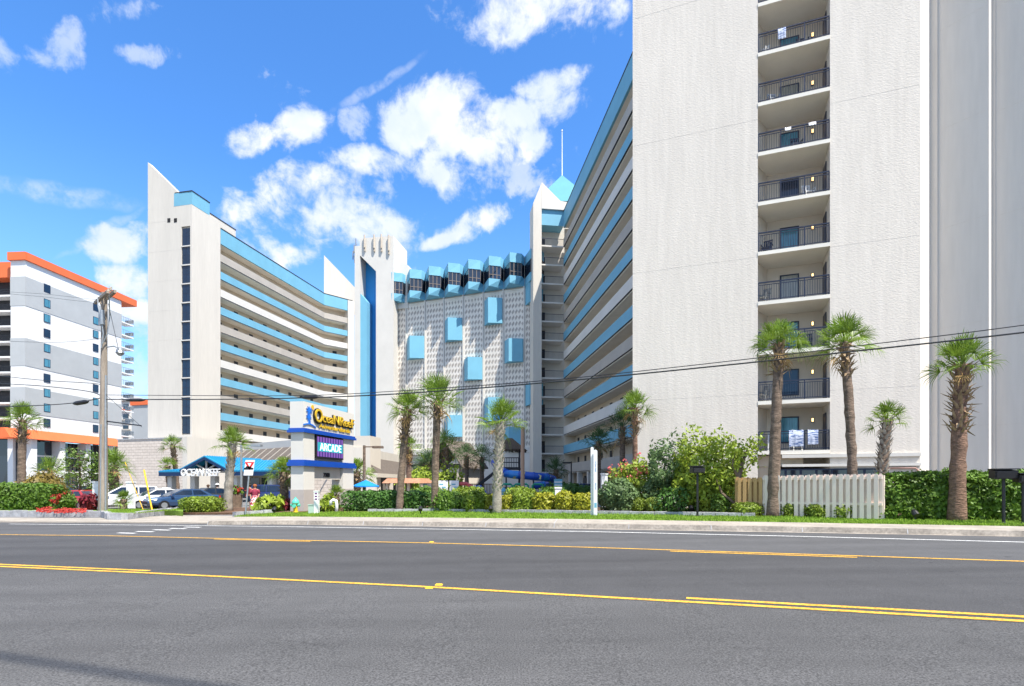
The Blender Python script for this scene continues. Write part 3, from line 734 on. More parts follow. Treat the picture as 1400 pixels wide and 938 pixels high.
# grey bands two floors high
zz = lambda py: FN.z_at(35, py)
for (y0, y1) in ((378, 418), (462, 500), (529, 565)):
    b = MB(); b.box(.0, 21.55, .002, .06, zz(y1), zz(y0), FN); b.box(-.05, FNf.len+.06, .04, .09, zz(y1), zz(y0), FNf); b.build('wall_band', M['grayband'], nb)
b = MB(); b.box(3.6, 25.5, -12, .35, ztop-1.4, ztop, FN); b.box(-.1, 3.6, -2.7, .35, ztop-1.4, ztop, FN); b.box(-.3, FNf.len+.3, -.5, .4, ztop-1.39, ztop-.003, FNf); b.build('roof_fascia', M['orange'], nb)
for tc_, pyt in ((FN.t_at(64), 372), (FN.t_at(130.5), 400)):
    for k in range(11):
        z0 = 38.1-2.72*k-1.1
        f = MB(); f.box(tc_-.65, tc_+.65, .0, .10, z0-.75, z0+.75, FN); fo = f.build('window', M['navy'], nb)
        g = MB(); g.box(tc_-.55, tc_+.2, .10, .105, z0-.65, z0+.65, FN); g.box(tc_+.25, tc_+.55, .10, .105, z0-.65, z0+.65, FN); g.build('pane', M['glassteal'] if k % 3 else M['glassblue'], fo)
for k in range(10):
    z = 37.2-2.72*k
    b = MB(); b.box(21.56, 25, -2.0, .0, z-1.2, z-.95, FN); b.build('balcony_slab', M['nbwhite'], nb)
    r = MB()
    for i in range(8): r.box(21.6+i*.48, 21.66+i*.48, -.06, -.01, z-.95, z+.1, FN)
    r.box(21.6, 25, -.07, 0, z+.1, z+.17, FN); r.box(24.94, 25, -2, -.07, z-.6, z+.17, FN)
    r.build('balcony_railing', M['steel'], nb)
# balconied front at the very left
FB = Fr((Cn[0]-26, 98.5), (Cn[0]-2.9, 97.2))
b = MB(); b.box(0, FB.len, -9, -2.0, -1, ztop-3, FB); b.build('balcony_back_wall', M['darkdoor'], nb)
b = MB(); b.box(0, FB.len-.1, -9, .3, ztop-4.0, ztop-2.2, FB); b.build('roof_fascia', M['orange'], nb)
for k in range(12):
    z = 34.8-2.72*k
    b = MB(); b.box(0, FB.len-.1, -2, .1, z-.2, z+.1, FB); b.build('balcony_slab', M['nbwhite'], nb)
    r = MB(); r.box(0, FB.len-.1, 0, .05, z+1.05, z+1.12, FB)
    for i in range(46): r.box(FB.len-.5-i*.3, FB.len-.44-i*.3, .01, .04, z+.1, z+1.05, FB)
    r.build('balcony_railing', M['iron'], nb)
# awning and colonnade
b = MB(); b.hexa([FN.p(-4, -.5, zb_-1.35), FN.p(23, -.5, zb_-1.35), FN.p(23, 1.3, zb_-1.35), FN.p(-4, 1.3, zb_-1.35), FN.p(-4, -.5, zb_+.3), FN.p(23, -.5, zb_+.3), FN.p(23, .2, zb_+.3), FN.p(-4, .2, zb_+.3)])
b.box(-30, 2.7, -.5, 1.2, zb_-1.35, zb_+.2, FNf); b.build('awning', M['orange'], nb)
b = MB(); b.box(0, 22, -6, -1.2, -2, zb_-1.4, FN); b.box(-30, 1.8, -6, -.8, -2, zb_-1.4, FNf); bo = b.build('glass_front', M['glass'], nb)
for t in (1.0, 6.7, 12.4, 18.1, 21.6):
    b = MB(); b.box(t-.55, t+.55, -1.2, .6, -2, zb_-1.36, FN); b.build('column', M['nbwhite'], nb)
for t in (-8, -4, .4):
    b = MB(); b.box(t-.5, t+.5, -.8, .5, -2, zb_-1.36, FNf); b.build('column', M['nbwhite'], nb)
b = MB()
for z in (zb_-4.3, zb_-7.2):
    b.box(.2, 22, -1.19, -.9, z, z+.3, FN); b.box(-30, 3, -.79, -.5, z, z+.3, FNf)
b.build('floor_band', M['nbwhite'], nb)
b = MB()
for i in range(24): b.box(.8+i*.9, .86+i*.9, -1.19, -1.1, -1, zb_-1.4, FN)
b.build('mullion', M['iron'], bo)

# far apartment blocks in the gap
fa = thing('apartment_building', 'small far white apartment block with an orange band, right of the utility pole', 'building', (*at(172, 0, 190).xy, gz(-90)))
Ff = Fr((at(163, 0, 190).x, 190), (at(181, 0, 190).x, 190))
b = MB(); b.box(-6, Ff.len, -12, 0, -1, Ff.z_at(170, 541), Ff); b.build('wall', M['white'], fa)
for k in range(5):
    z = Ff.z_at(170, 600)+k*3.4
    b = MB(); b.box(1.5, Ff.len-1.3, .01, .3, z, z+1.7, Ff); b.build('window', M['glass'], fa)
    b = MB(); b.box(.8, Ff.len-.6, .01, .9, z-.5, z-.05, Ff); b.build('balcony_slab', M['orange'] if k == 3 else M['beige'], fa)
fg = thing('apartment_building', 'small far grey block with orange roof edge, beside the white tower end', 'building', (*at(190, 0, 170).xy, gz(-90)))
Fg = Fr((at(180, 0, 170).x, 170), (at(206, 0, 168).x, 168))
b = MB(); b.box(0, Fg.len, -12, 0, -1, Fg.z_at(190, 554), Fg); b.build('wall', M['grayband'], fg)
b = MB(); b.box(-.3, Fg.len, -12, .3, Fg.z_at(190, 554), Fg.z_at(190, 547.5), Fg); b.build('roof_fascia', M['orange'], fg)

# ------------------------------------------------------------------ entrance canopy
cp = thing('entrance_canopy', 'blue metal gabled entrance canopy with white lettering on its front', 'canopy', (-30, 55, gz(-30)))
FC = Fr((at(222, 0, 56.5).x, 56.5), (at(385, 0, 52.5).x, 52.5))
zg = gz(-30)
ev = FC.z_at(300, 650); tk = FC.t_at(283); zpk = FC.z_at(283, 625); gl, gr = FC.t_at(252), FC.t_at(312)
ze2 = ev+.55
rt = FC.t_at(336)
def slab(mb, pts, th=.14):
    a = [Vector(p) for p in pts]; n = len(a); mb.faces(a+[p+V3(0, 0, th) for p in a], [tuple(range(n-1, -1, -1)), tuple(range(n, 2*n))]+[(i, (i+1) % n, n+(i+1) % n, n+i) for i in range(n)])
b = MB()
BK = -7.5
slab(b, [FC.p(gl-.2, .35, ev+.55), FC.p(tk, .35, zpk), FC.p(tk, BK, zpk), FC.p(gl-.2, BK, ev+.55)])
slab(b, [FC.p(tk+.0, .35, zpk), FC.p(gr+.2, .35, ev+.55), FC.p(gr+.2, BK, ev+.55), FC.p(tk+.0, BK, zpk)])
slab(b, [FC.p(-.4, .1, ev+.35), FC.p(gl-.2, .1, ev+.35), FC.p(gl-.2, BK, ev+1.1), FC.p(-.4, BK, ev+1.1)])
slab(b, [FC.p(gr+.0, .1, ev+.36), FC.p(FC.len+.4, .1, ev+.36), FC.p(FC.len-1.5, -3.5, zpk-.35), FC.p(gr-1.5, -3.5, zpk-.35)])
ro = b.build('metal_roof', M['roofblue'], cp)
b = MB()
for i in range(1, 26):
    d = .3-i*.3
    b.bar(FC.p(tk+.02, d, zpk+.16), FC.p(gr+.18, d, ev+.71), .05, .05)
for i in range(20):
    t = gr+.3+i*.38
    if t < FC.len+.3: b.bar(FC.p(t, .12, ev+.52), FC.p(t-1.7, -3.4, zpk-.2), .05, .05)
for i in range(14):
    t = -.2+i*.36
    if t < gl-.3: b.bar(FC.p(t, .12, ev+.51), FC.p(t, BK+.1, ev+1.25), .05, .05)
b.build('roof_seam', M['roofblue'], ro)
b = MB(); b.box(-.4, gl-.2, 0, .09, ev-.05, ev+.36, FC); b.box(gr+.2, FC.len+.4, 0, .09, ev-.05, ev+.36, FC)
b.bar(FC.p(gl-.2, .3, ev+.42), FC.p(tk, .3, zpk-.13), .12, .28); b.bar(FC.p(tk, .3, zpk-.13), FC.p(gr+.2, .3, ev+.42), .12, .28)
b.build('fascia', mat('dark_blue_fascia', (.008, .03, .09), .45), cp)
b = MB(); b.bar(FC.p(gl+.2, .05, ev+.35), FC.p(gr-.2, .05, ev+.35), .16, .2); b.bar(FC.p(tk, .05, ev+.4), FC.p(tk, .05, zpk-.3), .16)
for s in (-1, 1):
    b.bar(FC.p(tk, .05, ev+.55), FC.p(tk+s*1.25, .05, ev+1.1), .14); 
b.build('gable_truss', M['beige'], cp)
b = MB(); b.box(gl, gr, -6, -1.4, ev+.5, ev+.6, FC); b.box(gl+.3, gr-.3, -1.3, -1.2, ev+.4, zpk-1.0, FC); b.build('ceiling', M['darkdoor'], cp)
for t, d in ((.6, -.3), (gl+.6, -.4), (tk+.3, -.4), (gr+.5, -.3), (FC.len-1.6, -.3), (FC.len-.3, -.3)):
    b = MB(); b.box(t-.28, t+.28, d-.56, d, zg-.1, ev-.06, FC); b.build('column', M['smooth'], cp)
b = MB(); b.box(gl+1.2, FC.len-5.2, -8, -7.4, zg, ev+.4, FC); b.build('back_wall', M['tan'], cp)
b = MB()
for i in range(4): b.box(gl+1.6+i*1.5, gl+2.8+i*1.5, -7.4, -7.35, zg+.1, ev-.2, FC)
b.build('entrance_door', M['glass'], cp)
text_part('lettering', 'OCEAN REEF', 1.02, .14, FC, FC.t_at(252.5), .42, ev-.05, M['plastic'], cp, bold=.012, width=FC.t_at(305)-FC.t_at(252.5), spacing=.95)

# ------------------------------------------------------------------ pylon sign
b0_ = G(414.5, 697.5, .15)
FS = Fr((b0_.x, 31.0), (b0_.x+.186*6, 31.0+.98*6)); FS.o = Vector((at(415, 0, 31).x, 31, 0))
LSn = FS.t_at(484)
sg = thing('pylon_sign', 'white pylon sign with blue bands, purple arcade screen and yellow lettering', 'sign', (FS.o.x, 31, gz(-12)))
D1 = -.85
zc = lambda py: FS.z_at(415, py)
zt = zc(548.5); z1a, z1b = zc(591), zc(585.5); z2a, z2b = zc(637), zc(629)
zg = gz(-12)
tp1, tp2 = FS.t_at(430.5), FS.t_at(469)
b = MB(); b.box(0, LSn, D1, 0, z1b+.02, zt, FS); b.build('header', M['white'], sg)
for (t0, t1) in ((0, tp1), (tp2, LSn)):
    b = MB(); b.box(t0+.05, t1, D1+.03, -.03, zg+1.35, z2a, FS); b.box(t0+.05, t1, D1+.03, -.03, z2b, z1a, FS); b.build('pillar', M['white'], sg)
    b = MB(); b.box(t0+.03, t1+.02, D1+.01, -.01, zg-.2, zg+1.35, FS); b.build('pillar_base', mat('taupe_paint', (.40, .36, .33), .8, .05) if 'taupe_paint' not in MATS else MATS['taupe_paint'], sg)
for (za, zb2) in ((z1a, z1b), (z2a, z2b)):
    b = MB(); h = (zb2-za)
    b.box(-.12, LSn+.12, D1-.12, .12, za, za+h*.62, FS); b.box(-.06, LSn+.06, D1-.06, .06, za+h*.6, zb2+.02, FS); b.build('trim_band', M['trimblue'], sg)
b = MB(); b.box(tp1, tp2, D1+.2, -.25, z2b, z1a, FS); b.box(tp1, tp2, D1+.2, -.2, z2a-.75, z2a, FS); b.build('infill_panel', M['smooth'], sg)
# led screen
ms = bpy.data.materials.new('led_screen'); ms.use_nodes = True
n_ = ms.node_tree.nodes; l_ = ms.node_tree.links
tcn = n_.new('ShaderNodeTexCoord'); wv_ = n_.new('ShaderNodeTexWave'); wv_.bands_direction = 'Y'; wv_.inputs['Scale'].default_value = 1.0; wv_.inputs['Distortion'].default_value = .4
l_.new(tcn.outputs['Object'], wv_.inputs['Vector'])
rp = n_.new('ShaderNodeValToRGB'); e = rp.color_ramp.elements
e[0].position = 0; e[0].color = (.02, .03, .22, 1); e[1].position = 1; e[1].color = (.55, .2, .75, 1)
for p_, c_ in ((.3, (.12, .04, .35, 1)), (.55, (.33, .02, .42, 1)), (.8, (.05, .12, .55, 1))):
    q = e.new(p_); q.color = c_
l_.new(wv_.outputs['Fac'], rp.inputs['Fac'])
bsd = n_['Principled BSDF']; bsd.inputs['Base Color'].default_value = (.02, .02, .03, 1); bsd.inputs['Roughness'].default_value = .25
l_.new(rp.outputs[0], bsd.inputs['Emission Color']); bsd.inputs['Emission Strength'].default_value = .45
sa, sb = FS.t_at(431.5), FS.t_at(468.5)
zs0, zs1 = z2b+.28, z1a-.12
b = MB(); b.box(sa, sb, -.25, .05, zs0-.1, zs1+.06, FS); cab = b.build('screen_cabinet', M['iron'], sg)
b = MB(); b.box(sa+.08, sb-.08, .05, .06, zs0, zs1, FS); b.build('screen', ms, cab)
mt_ = mat('teal_panel_light', (.02, .20, .24), .4, 0, emit=.6)
hh = zs1-zs0
b = MB(); b.box(sa+.12, sb-.12, .061, .066, zs0+hh*.26, zs0+hh*.72, FS); b.build('screen_band', mt_, cab)
wht = mat('letter_light', (.55, .95, .95), .4, 0, emit=.9)
text_part('screen_lettering', 'ARCADE', hh*.55, .02, FS, sa+.35, .08, zs0+hh*.31, wht, cab, bold=.0, width=sb-sa-.7)
# logo: two blue palms on a curved line, orange sun
bl = mat('logo_blue', (.02, .16, .62), .5, 0); og = mat('logo_orange', (.85, .42, .04), .5, 0)
xa = FS.t_at(421); zh0, zh1 = z1b+.02, zt
hh = FS.z_at(430, 585)
b = MB()
def disc(mb, t, z, r, d0, d1, n=16): mb.prism([(t+r*math.cos(2*PI*i/n), z+r*math.sin(2*PI*i/n)) for i in range(n)], d0, d1, FS)
def star(mb, t, z, r, d0, d1, n=9):
    mb.prism([(t+(r if i % 2 == 0 else r*.45)*math.cos(PI*i/n), z+.75*(r if i % 2 == 0 else r*.45)*math.sin(PI*i/n)) for i in range(2*n)], d0, d1, FS)
zl = z1b+.22
star(b, xa+.1, zl+.86, .34, .01, .05); star(b, xa+.05, zl+.48, .29, .012, .055)
b.bar(FS.p(xa+.05, .03, zl+.08), FS.p(xa+.1, .03, zl+.9), .06, .06); b.bar(FS.p(xa+.2, .03, zl+.08), FS.p(xa+.05, .03, zl+.5), .05, .06)
for i in range(8):
    t_ = -.5+i*.16; b.bar(FS.p(xa+t_, .03, zl+.08-.3*(t_-.1)**2), FS.p(xa+t_+.16, .03, zl+.08-.3*(t_+.06)**2), .05, .07)
b.build('logo', bl, sg)
b = MB(); disc(b, xa+.45, zl+1.08, .14, .008, .04); b.build('logo_sun', og, sg)
xb = FS.t_at(428); wt = FS.t_at(483)-xb
gold = mat('gold_letter', (.62, .40, .03), .4, .05, spec=.5); blk = M['iron']
zO = z1b+.55
text_part('lettering_outline', 'O', 1.12, .06, FS, xb-.06, .04, zO-.08, blk, sg, bold=.075)  # black outline behind the gold letters
text_part('lettering', 'O', 1.12, .06, FS, xb+.03, .12, zO-.05, gold, sg, bold=.004)
wl_ = (wt-.9)*.5
for s_, x_, w2 in (('ceaN', xb+.86, wl_), ('ReeF', xb+.86+wl_*1.04, wl_*.96)):
    text_part('lettering_outline', s_, .80, .06, FS, x_-.04, .04, zO-.02, blk, sg, bold=.055, width=w2+.02)
    text_part('lettering', s_, .80, .06, FS, x_, .12, zO+.01, gold, sg, bold=.002, width=w2-.06)
text_part('sub_lettering', 'Adventurelands', .36, .04, FS, FS.t_at(435), .04, z1b+.2, gold, sg, bold=.012, width=FS.t_at(478)-FS.t_at(435))
text_part('house_number', '7100', .36, .04, FS, FS.t_at(446), -.17, z2a-.6, M['iron'], sg, bold=.01)
# ------------------------------------------------------------------ ground, road, pavement
def ext(pts, a=120, b=60):
    p = [Vector(q) for q in pts]; d0 = (p[0]-p[1]); d0.z = 0; d0.normalize(); d1 = (p[-1]-p[-2]); d1.z = 0; d1.normalize()
    return [p[0]+d0*a]+p+[p[-1]+d1*b]
def zs_(p, up): return Vector((p.x, p.y, gz(p.x)+up))
def resample(pts, step=2.5):
    out = [pts[0]]
    for i in range(len(pts)-1):
        n = max(1, int((pts[i+1]-pts[i]).length/step))
        for k in range(1, n+1): out.append(pts[i].lerp(pts[i+1], k/n))
    return out
def x_at(line, x):
    for i in range(len(line)-1):
        a, c = line[i], line[i+1]
        if a.x <= x <= c.x: return a.lerp(c, (x-a.x)/(c.x-a.x))
    return line[0] if x < line[0].x else line[-1]
EDGE = ext([G(0, 714.2), G(150, 715), G(285, 716.2), G(400, 717.4), G(600, 720.3), G(800, 723.5), G(1100, 728.6), G(1400, 734)])
WHT = ext([G(13, 716.5), G(240, 718.4), G(400, 720.3), G(800, 726.8), G(1100, 733.6), G(1400, 741.4)])
FY = ext([G(0, 731), G(146, 732.6), G(400, 738.6), G(588, 742.5), G(800, 748.3), G(1177, 760.4), G(1400, 767.6)])
NY = ext([G(0, 774.6), G(200, 783.4), G(400, 793.2), G(586, 802.6), G(800, 815), G(928, 822.3), G(1100, 832.2), G(1400, 849.4)])
TOPF = [G(285, 712.6, .15), G(400, 711.8, .15), G(600, 713.6, .15), G(800, 715.9, .15), G(1100, 720.3, .15), G(1400, 725.8, .15)]
TOPB = [G(318, 706.5, .15), G(400, 706.3, .15), G(600, 707.8, .15), G(800, 709.8, .15), G(1100, 714.5, .15), G(1400, 719.6, .15)]
TOPF = ext(TOPF, .01); TOPB = ext(TOPB, .01)
xs = [-1500, -400, -90]+[-80+8*i for i in range(20)]+[100, 400, 1500]
ys = [-400, -30, 0, 10, 20, 30, 45, 60, 80, 120, 200, 500, 3000]
b = MB()
for i in range(len(xs)-1):
    for j in range(len(ys)-1):
        b.quad(*[V3(x, y, gz(x)-.012) for x, y in ((xs[i], ys[j]), (xs[i+1], ys[j]), (xs[i+1], ys[j+1]), (xs[i], ys[j+1]))])
struct(b, 'ground', M['lot'])
def ribbon(mb, A, B, up, n=60, x0=None, x1=None):
    xa = max(A[0].x, B[0].x) if x0 is None else x0; xb = min(A[-1].x, B[-1].x) if x1 is None else x1
    for i in range(n):
        x_, y_ = xa+(xb-xa)*i/n, xa+(xb-xa)*(i+1)/n
        mb.quad(*[zs_(q, up) for q in (x_at(A, x_), x_at(A, y_), x_at(B, y_), x_at(B, x_))])
def strip(mb, line, off, w, up, px0=None, px1=None, xw=None):
    ln = resample(line, 1.5); nr = []
    for i, p in enumerate(ln):
        d = ln[min(i+1, len(ln)-1)]-ln[max(0, i-1)]; d.z = 0; d.normalize(); nr.append(Vector((d.y, -d.x, 0)))
    xs0 = -1e9 if px0 is None else px0; xs1 = 1e9 if px1 is None else px1
    for i in range(len(ln)-1):
        a, c = ln[i], ln[i+1]
        if a.x >= xs1 or c.x <= xs0: continue
        na, nc = nr[i], nr[i+1]
        if a.x < xs0: f_ = (xs0-a.x)/(c.x-a.x); a = a.lerp(c, f_)
        if c.x > xs1: f_ = (xs1-a.x)/(c.x-a.x); c = a.lerp(c, f_)
        mb.quad(*[zs_(q, up) for q in (a+na*(off-w/2), c+nc*(off-w/2), c+nc*(off+w/2), a+na*(off+w/2))])
def offs(line, d):
    out = []
    for i, p in enumerate(line):
        t = line[min(i+1, len(line)-1)]-line[max(0, i-1)]; t.z = 0; t.normalize(); out.append(p+Vector((t.y, -t.x, 0))*d)
    return out
NEAR = offs(NY, 14)
b = MB(); b.mi = 0; ribbon(b, offs(NY, .12), NEAR, 0, 90); b.mi = 1; ribbon(b, offs(FY, -.1), offs(NY, .12), 0, 90); b.mi = 2; ribbon(b, EDGE, offs(FY, -.1), 0, 90)
struct(b, 'road', [M['asph_near'], M['asph_mid'], M['asph_far']])
b = MB(); strip(b, NY, 0, .11, .004); 
strip(b, NY, -.22, .11, .004, px1=G(203, 779.6).x); strip(b, NY, -.24, .11, .004, px0=G(929, 817).x)
strip(b, FY, 0, .11, .004); strip(b, FY, .22, .11, .004, G(297, 737).x, G(429, 740).x); strip(b, FY, .24, .11, .004, G(922, 754).x, G(1177, 762).x)
struct(b, 'lane_marking', M['yellow'])
b = MB(); strip(b, WHT, 0, .12, .004, px0=G(13, 716.5).x)
for px, py in ((173, 729), (198, 727), (221, 724.7), (243, 722.7), (263, 720.9)):
    c = G(px, py); d = V3(.943, -.332); 
    b.quad(*[zs_(c+q, .005) for q in (d*-.42+V3(-.02, -.09), d*.42+V3(-.02, -.09), d*.42+V3(.02, .09), d*-.42+V3(.02, .09))])
struct(b, 'lane_marking', M['whitepaint'])
# gutter pan, kerb and pavement
b = MB(); ribbon(b, offs(EDGE, -.28), EDGE, .004, 80, x1=30); struct(b, 'gutter', M['curb'])
b = MB()
A_, B_ = TOPF, TOPB
n = 80; xa = TOPB[0].x+.02; xb = 30
for i in range(n):
    x_, y_ = xa+(xb-xa)*i/n, xa+(xb-xa)*(i+1)/n
    p, q = x_at(A_, x_), x_at(A_, y_); r, s = x_at(B_, y_), x_at(B_, x_)
    b.mi = 0
    b.quad(*[zs_(k, .15) for k in (p+(s-p)*.08, q+(r-q)*.08, r, s)])
    b.mi = 1
    b.quad(*[zs_(k, .15) for k in (p, q, q+(r-q)*.08, p+(s-p)*.08)])
    f0 = p+V3(-.03, -.07)*.6; f1 = q+V3(-.03, -.07)*.6
    b.quad(zs_(f0, -.01), zs_(f1, -.01), zs_(q, .15), zs_(p, .15))
# kerb joints
b.mi = 2
for i in range(22):
    x_ = xa+i*2.45; p = x_at(A_, x_); s = x_at(B_, x_+.3)
    b.quad(zs_(p+V3(-.03, -.048), 0), zs_(p+V3(-.005, -.052), 0), zs_(p+V3(.02, -.004), .152), zs_(p+V3(-.005, -.001), .152))
    if i % 2 == 0: b.quad(zs_(p+V3(-.012, 0), .153), zs_(p+V3(.012, 0), .153), zs_(s+V3(.012, 0), .153), zs_(s+V3(-.012, 0), .153))
struct(b, 'sidewalk', [M['concrete'], M['curb'], M['stone']])
# left apron and driveway
LE = [p for p in offs(EDGE, -.28)]
b = MB()
LB_ = ext([G(-40, 707, .06), G(0, 706.8, .06), (G(150, 707.5, .06)), G(240, 704, .05), G(322, 704.5, .05)], 60, .01)
ribbon(b, LB_, LE, .02, 60, x1=xa+.05)
struct(b, 'driveway_apron', M['concrete'])
# lawns and beds
BORD = ext([G(322, 705.2, .15), G(395, 700.6, .15), G(470, 700.3, .15), G(600, 699.4, .15), G(700, 700.6, .15), G(800, 702.8, .15), G(900, 704.4, .15), G(1000, 706, .15), G(1100, 707.6, .15), G(1207, 709.6, .15), G(1400, 713.5, .15)], .01, 30)
b = MB(); ribbon(b, BORD, TOPB, .146, 90, x0=xa, x1=30); struct(b, 'lawn', M['lawn'])
b = MB(); ribbon(b, offs(BORD, -7), BORD, .142, 60, x0=BORD[1].x+.6, x1=30); struct(b, 'mulch_bed', M['mulch'])
def inpoly_blades(A, B, x0, x1, n, mb, h0=.05, h1=.10, rnd=random.Random(5), up=.146):
    for i in range(n):
        x = rnd.uniform(x0, x1); p = x_at(A, x); q = x_at(B, x); c = q.lerp(p, rnd.random()**1.3)
        nn = noise.noise(Vector((c.x*.6, c.y*.6, 0)))
        h = rnd.uniform(h0, h1)*(1+.5*nn); a = rnd.random()*6.28; w_ = .012+.012*rnd.random()
        z = gz(c.x)+up; dx, dy = math.cos(a)*w_, math.sin(a)*w_; lx, ly = rnd.gauss(0, .03), rnd.gauss(0, .03)
        mb.quad((c.x-dx, c.y-dy, z), (c.x+dx, c.y+dy, z), (c.x+lx, c.y+ly, z+h))
b = MB(); inpoly_blades(BORD, TOPB, xa+.1, 18, 30000, b)
o = b.build('grass', M['blade'], recalc=False); tag(o, 'bright green lawn grass growing between the pavement and the hedges', 'grass', kind='stuff')

# low stone border walls
def border(pts, h, w, label, up=.0, seed=1, group='low stone borders'):
    rd = random.Random(seed); ln = resample([Vector(p) for p in pts], .45); b = MB()
    for i in range(len(ln)-1):
        a, c = ln[i], ln[i+1]; d = (c-a); d.z = 0; d.normalize(); nn = Vector((d.y, -d.x, 0))*w/2
        a = a+d*.012; c = c-d*.012; k = h*rd.uniform(.9, 1.06); j = nn.normalized()*rd.gauss(0, .012)
        P = [a-nn+j, c-nn+j, c+nn+j, a+nn+j]
        b.hexa([zs_(p, up-.15) for p in P]+[zs_(p, up+k) for p in P])
    o = b.build('border_wall', M['stone']); tag(o, label, 'border wall', group)
    return o
BB = offs(BORD, -.12)
border([x_at(BB, G(508, 699, .15).x), x_at(BB, G(600, 699, .15).x), x_at(BB, G(800, 699, .15).x)], .15, .22, 'low grey stone border in front of the rounded hedge bushes by the palms', .146, 2)
border([x_at(BB, G(802, 702, .15).x+.02), x_at(BB, G(900, 702, .15).x), x_at(BB, G(1002, 702, .15).x)], .15, .22, 'low grey stone border below the big loose shrubs right of the tall white board', .146, 3)
border([x_at(BB, G(322, 699, .15).x), x_at(BB, G(394, 699, .15).x)], .2, .25, 'short grey stone border left of the fire hydrant', .146, 4)
# left raised bed
LW = [G(-60, 705.5, 0), G(0, 705.8, 0), G(80, 706.2, 0), G(142, 706.6, 0), G(152, 711, 0), G(170, 711.2, 0), G(200, 707, 0), G(250, 700.4, 0)]
border(LW, .34, .3, 'grey stone kerb wall curving round the utility pole bed', 0, 5)
b = MB()
inner = [p+Vector((0, .1, 0)) for p in LW]
outer = [Vector((-48, 36, 0)), G(0, 694.5, .3), G(70, 694.5, .3), G(120, 694.8, .3), G(150, 695.3, .3), G(180, 696, .3), G(215, 696.3, .3), G(250, 698.6, .3)]
for i in range(len(inner)-1):
    P_ = (inner[i], inner[i+1], outer[i+1], outer[i]); b.hexa([zs_(p, -.25) for p in P_]+[zs_(p, .28) for p in P_])
struct(b, 'planting_bed', M['lawn'])
b = MB(); inpoly_blades(outer[3:], [LW[3], LW[4], LW[5], LW[6], LW[7]], G(130, 700, .28).x, G(245, 698, .28).x, 3500, b, up=.28, rnd=random.Random(9))
o = b.build('grass', M['blade'], recalc=False); tag(o, 'grass patch around the utility pole behind the stone kerb', 'grass', kind='stuff')
b = MB()
isl = [G(228, 701.5, .1), G(318, 701.0, .1), G(400, 699.3, .1), G(400, 693, .1), G(318, 694, .1), G(236, 696, .1)]
b.faces([zs_(p, .1) for p in isl]+[zs_(p, -.05) for p in isl], [tuple(range(6))]+[(i, (i+1) % 6, 6+(i+1) % 6, 6+i) for i in range(6)]); struct(b, 'planting_bed', M['mulch'])

# raised pavement markers
for k, (px, py, l) in enumerate(((587, 804.2, 'yellow road reflector on the near side of the yellow line'), (600, 800, 'yellow road reflector just beyond the near yellow line'), (590, 741.3, 'small yellow road reflector on the far yellow line'))):
    c = G(px, py); b = MB()
    b.hexa([c+V3(-.06, -.05, .003), c+V3(.06, -.05, .003), c+V3(.06, .05, .003), c+V3(-.06, .05, .003), c+V3(-.045, -.025, .022), c+V3(.045, -.025, .022), c+V3(.045, .025, .022), c+V3(-.045, .025, .022)])
    o = b.build('road_reflector', M['yelplastic']); tag(o, l, 'road marker', 'road reflectors')

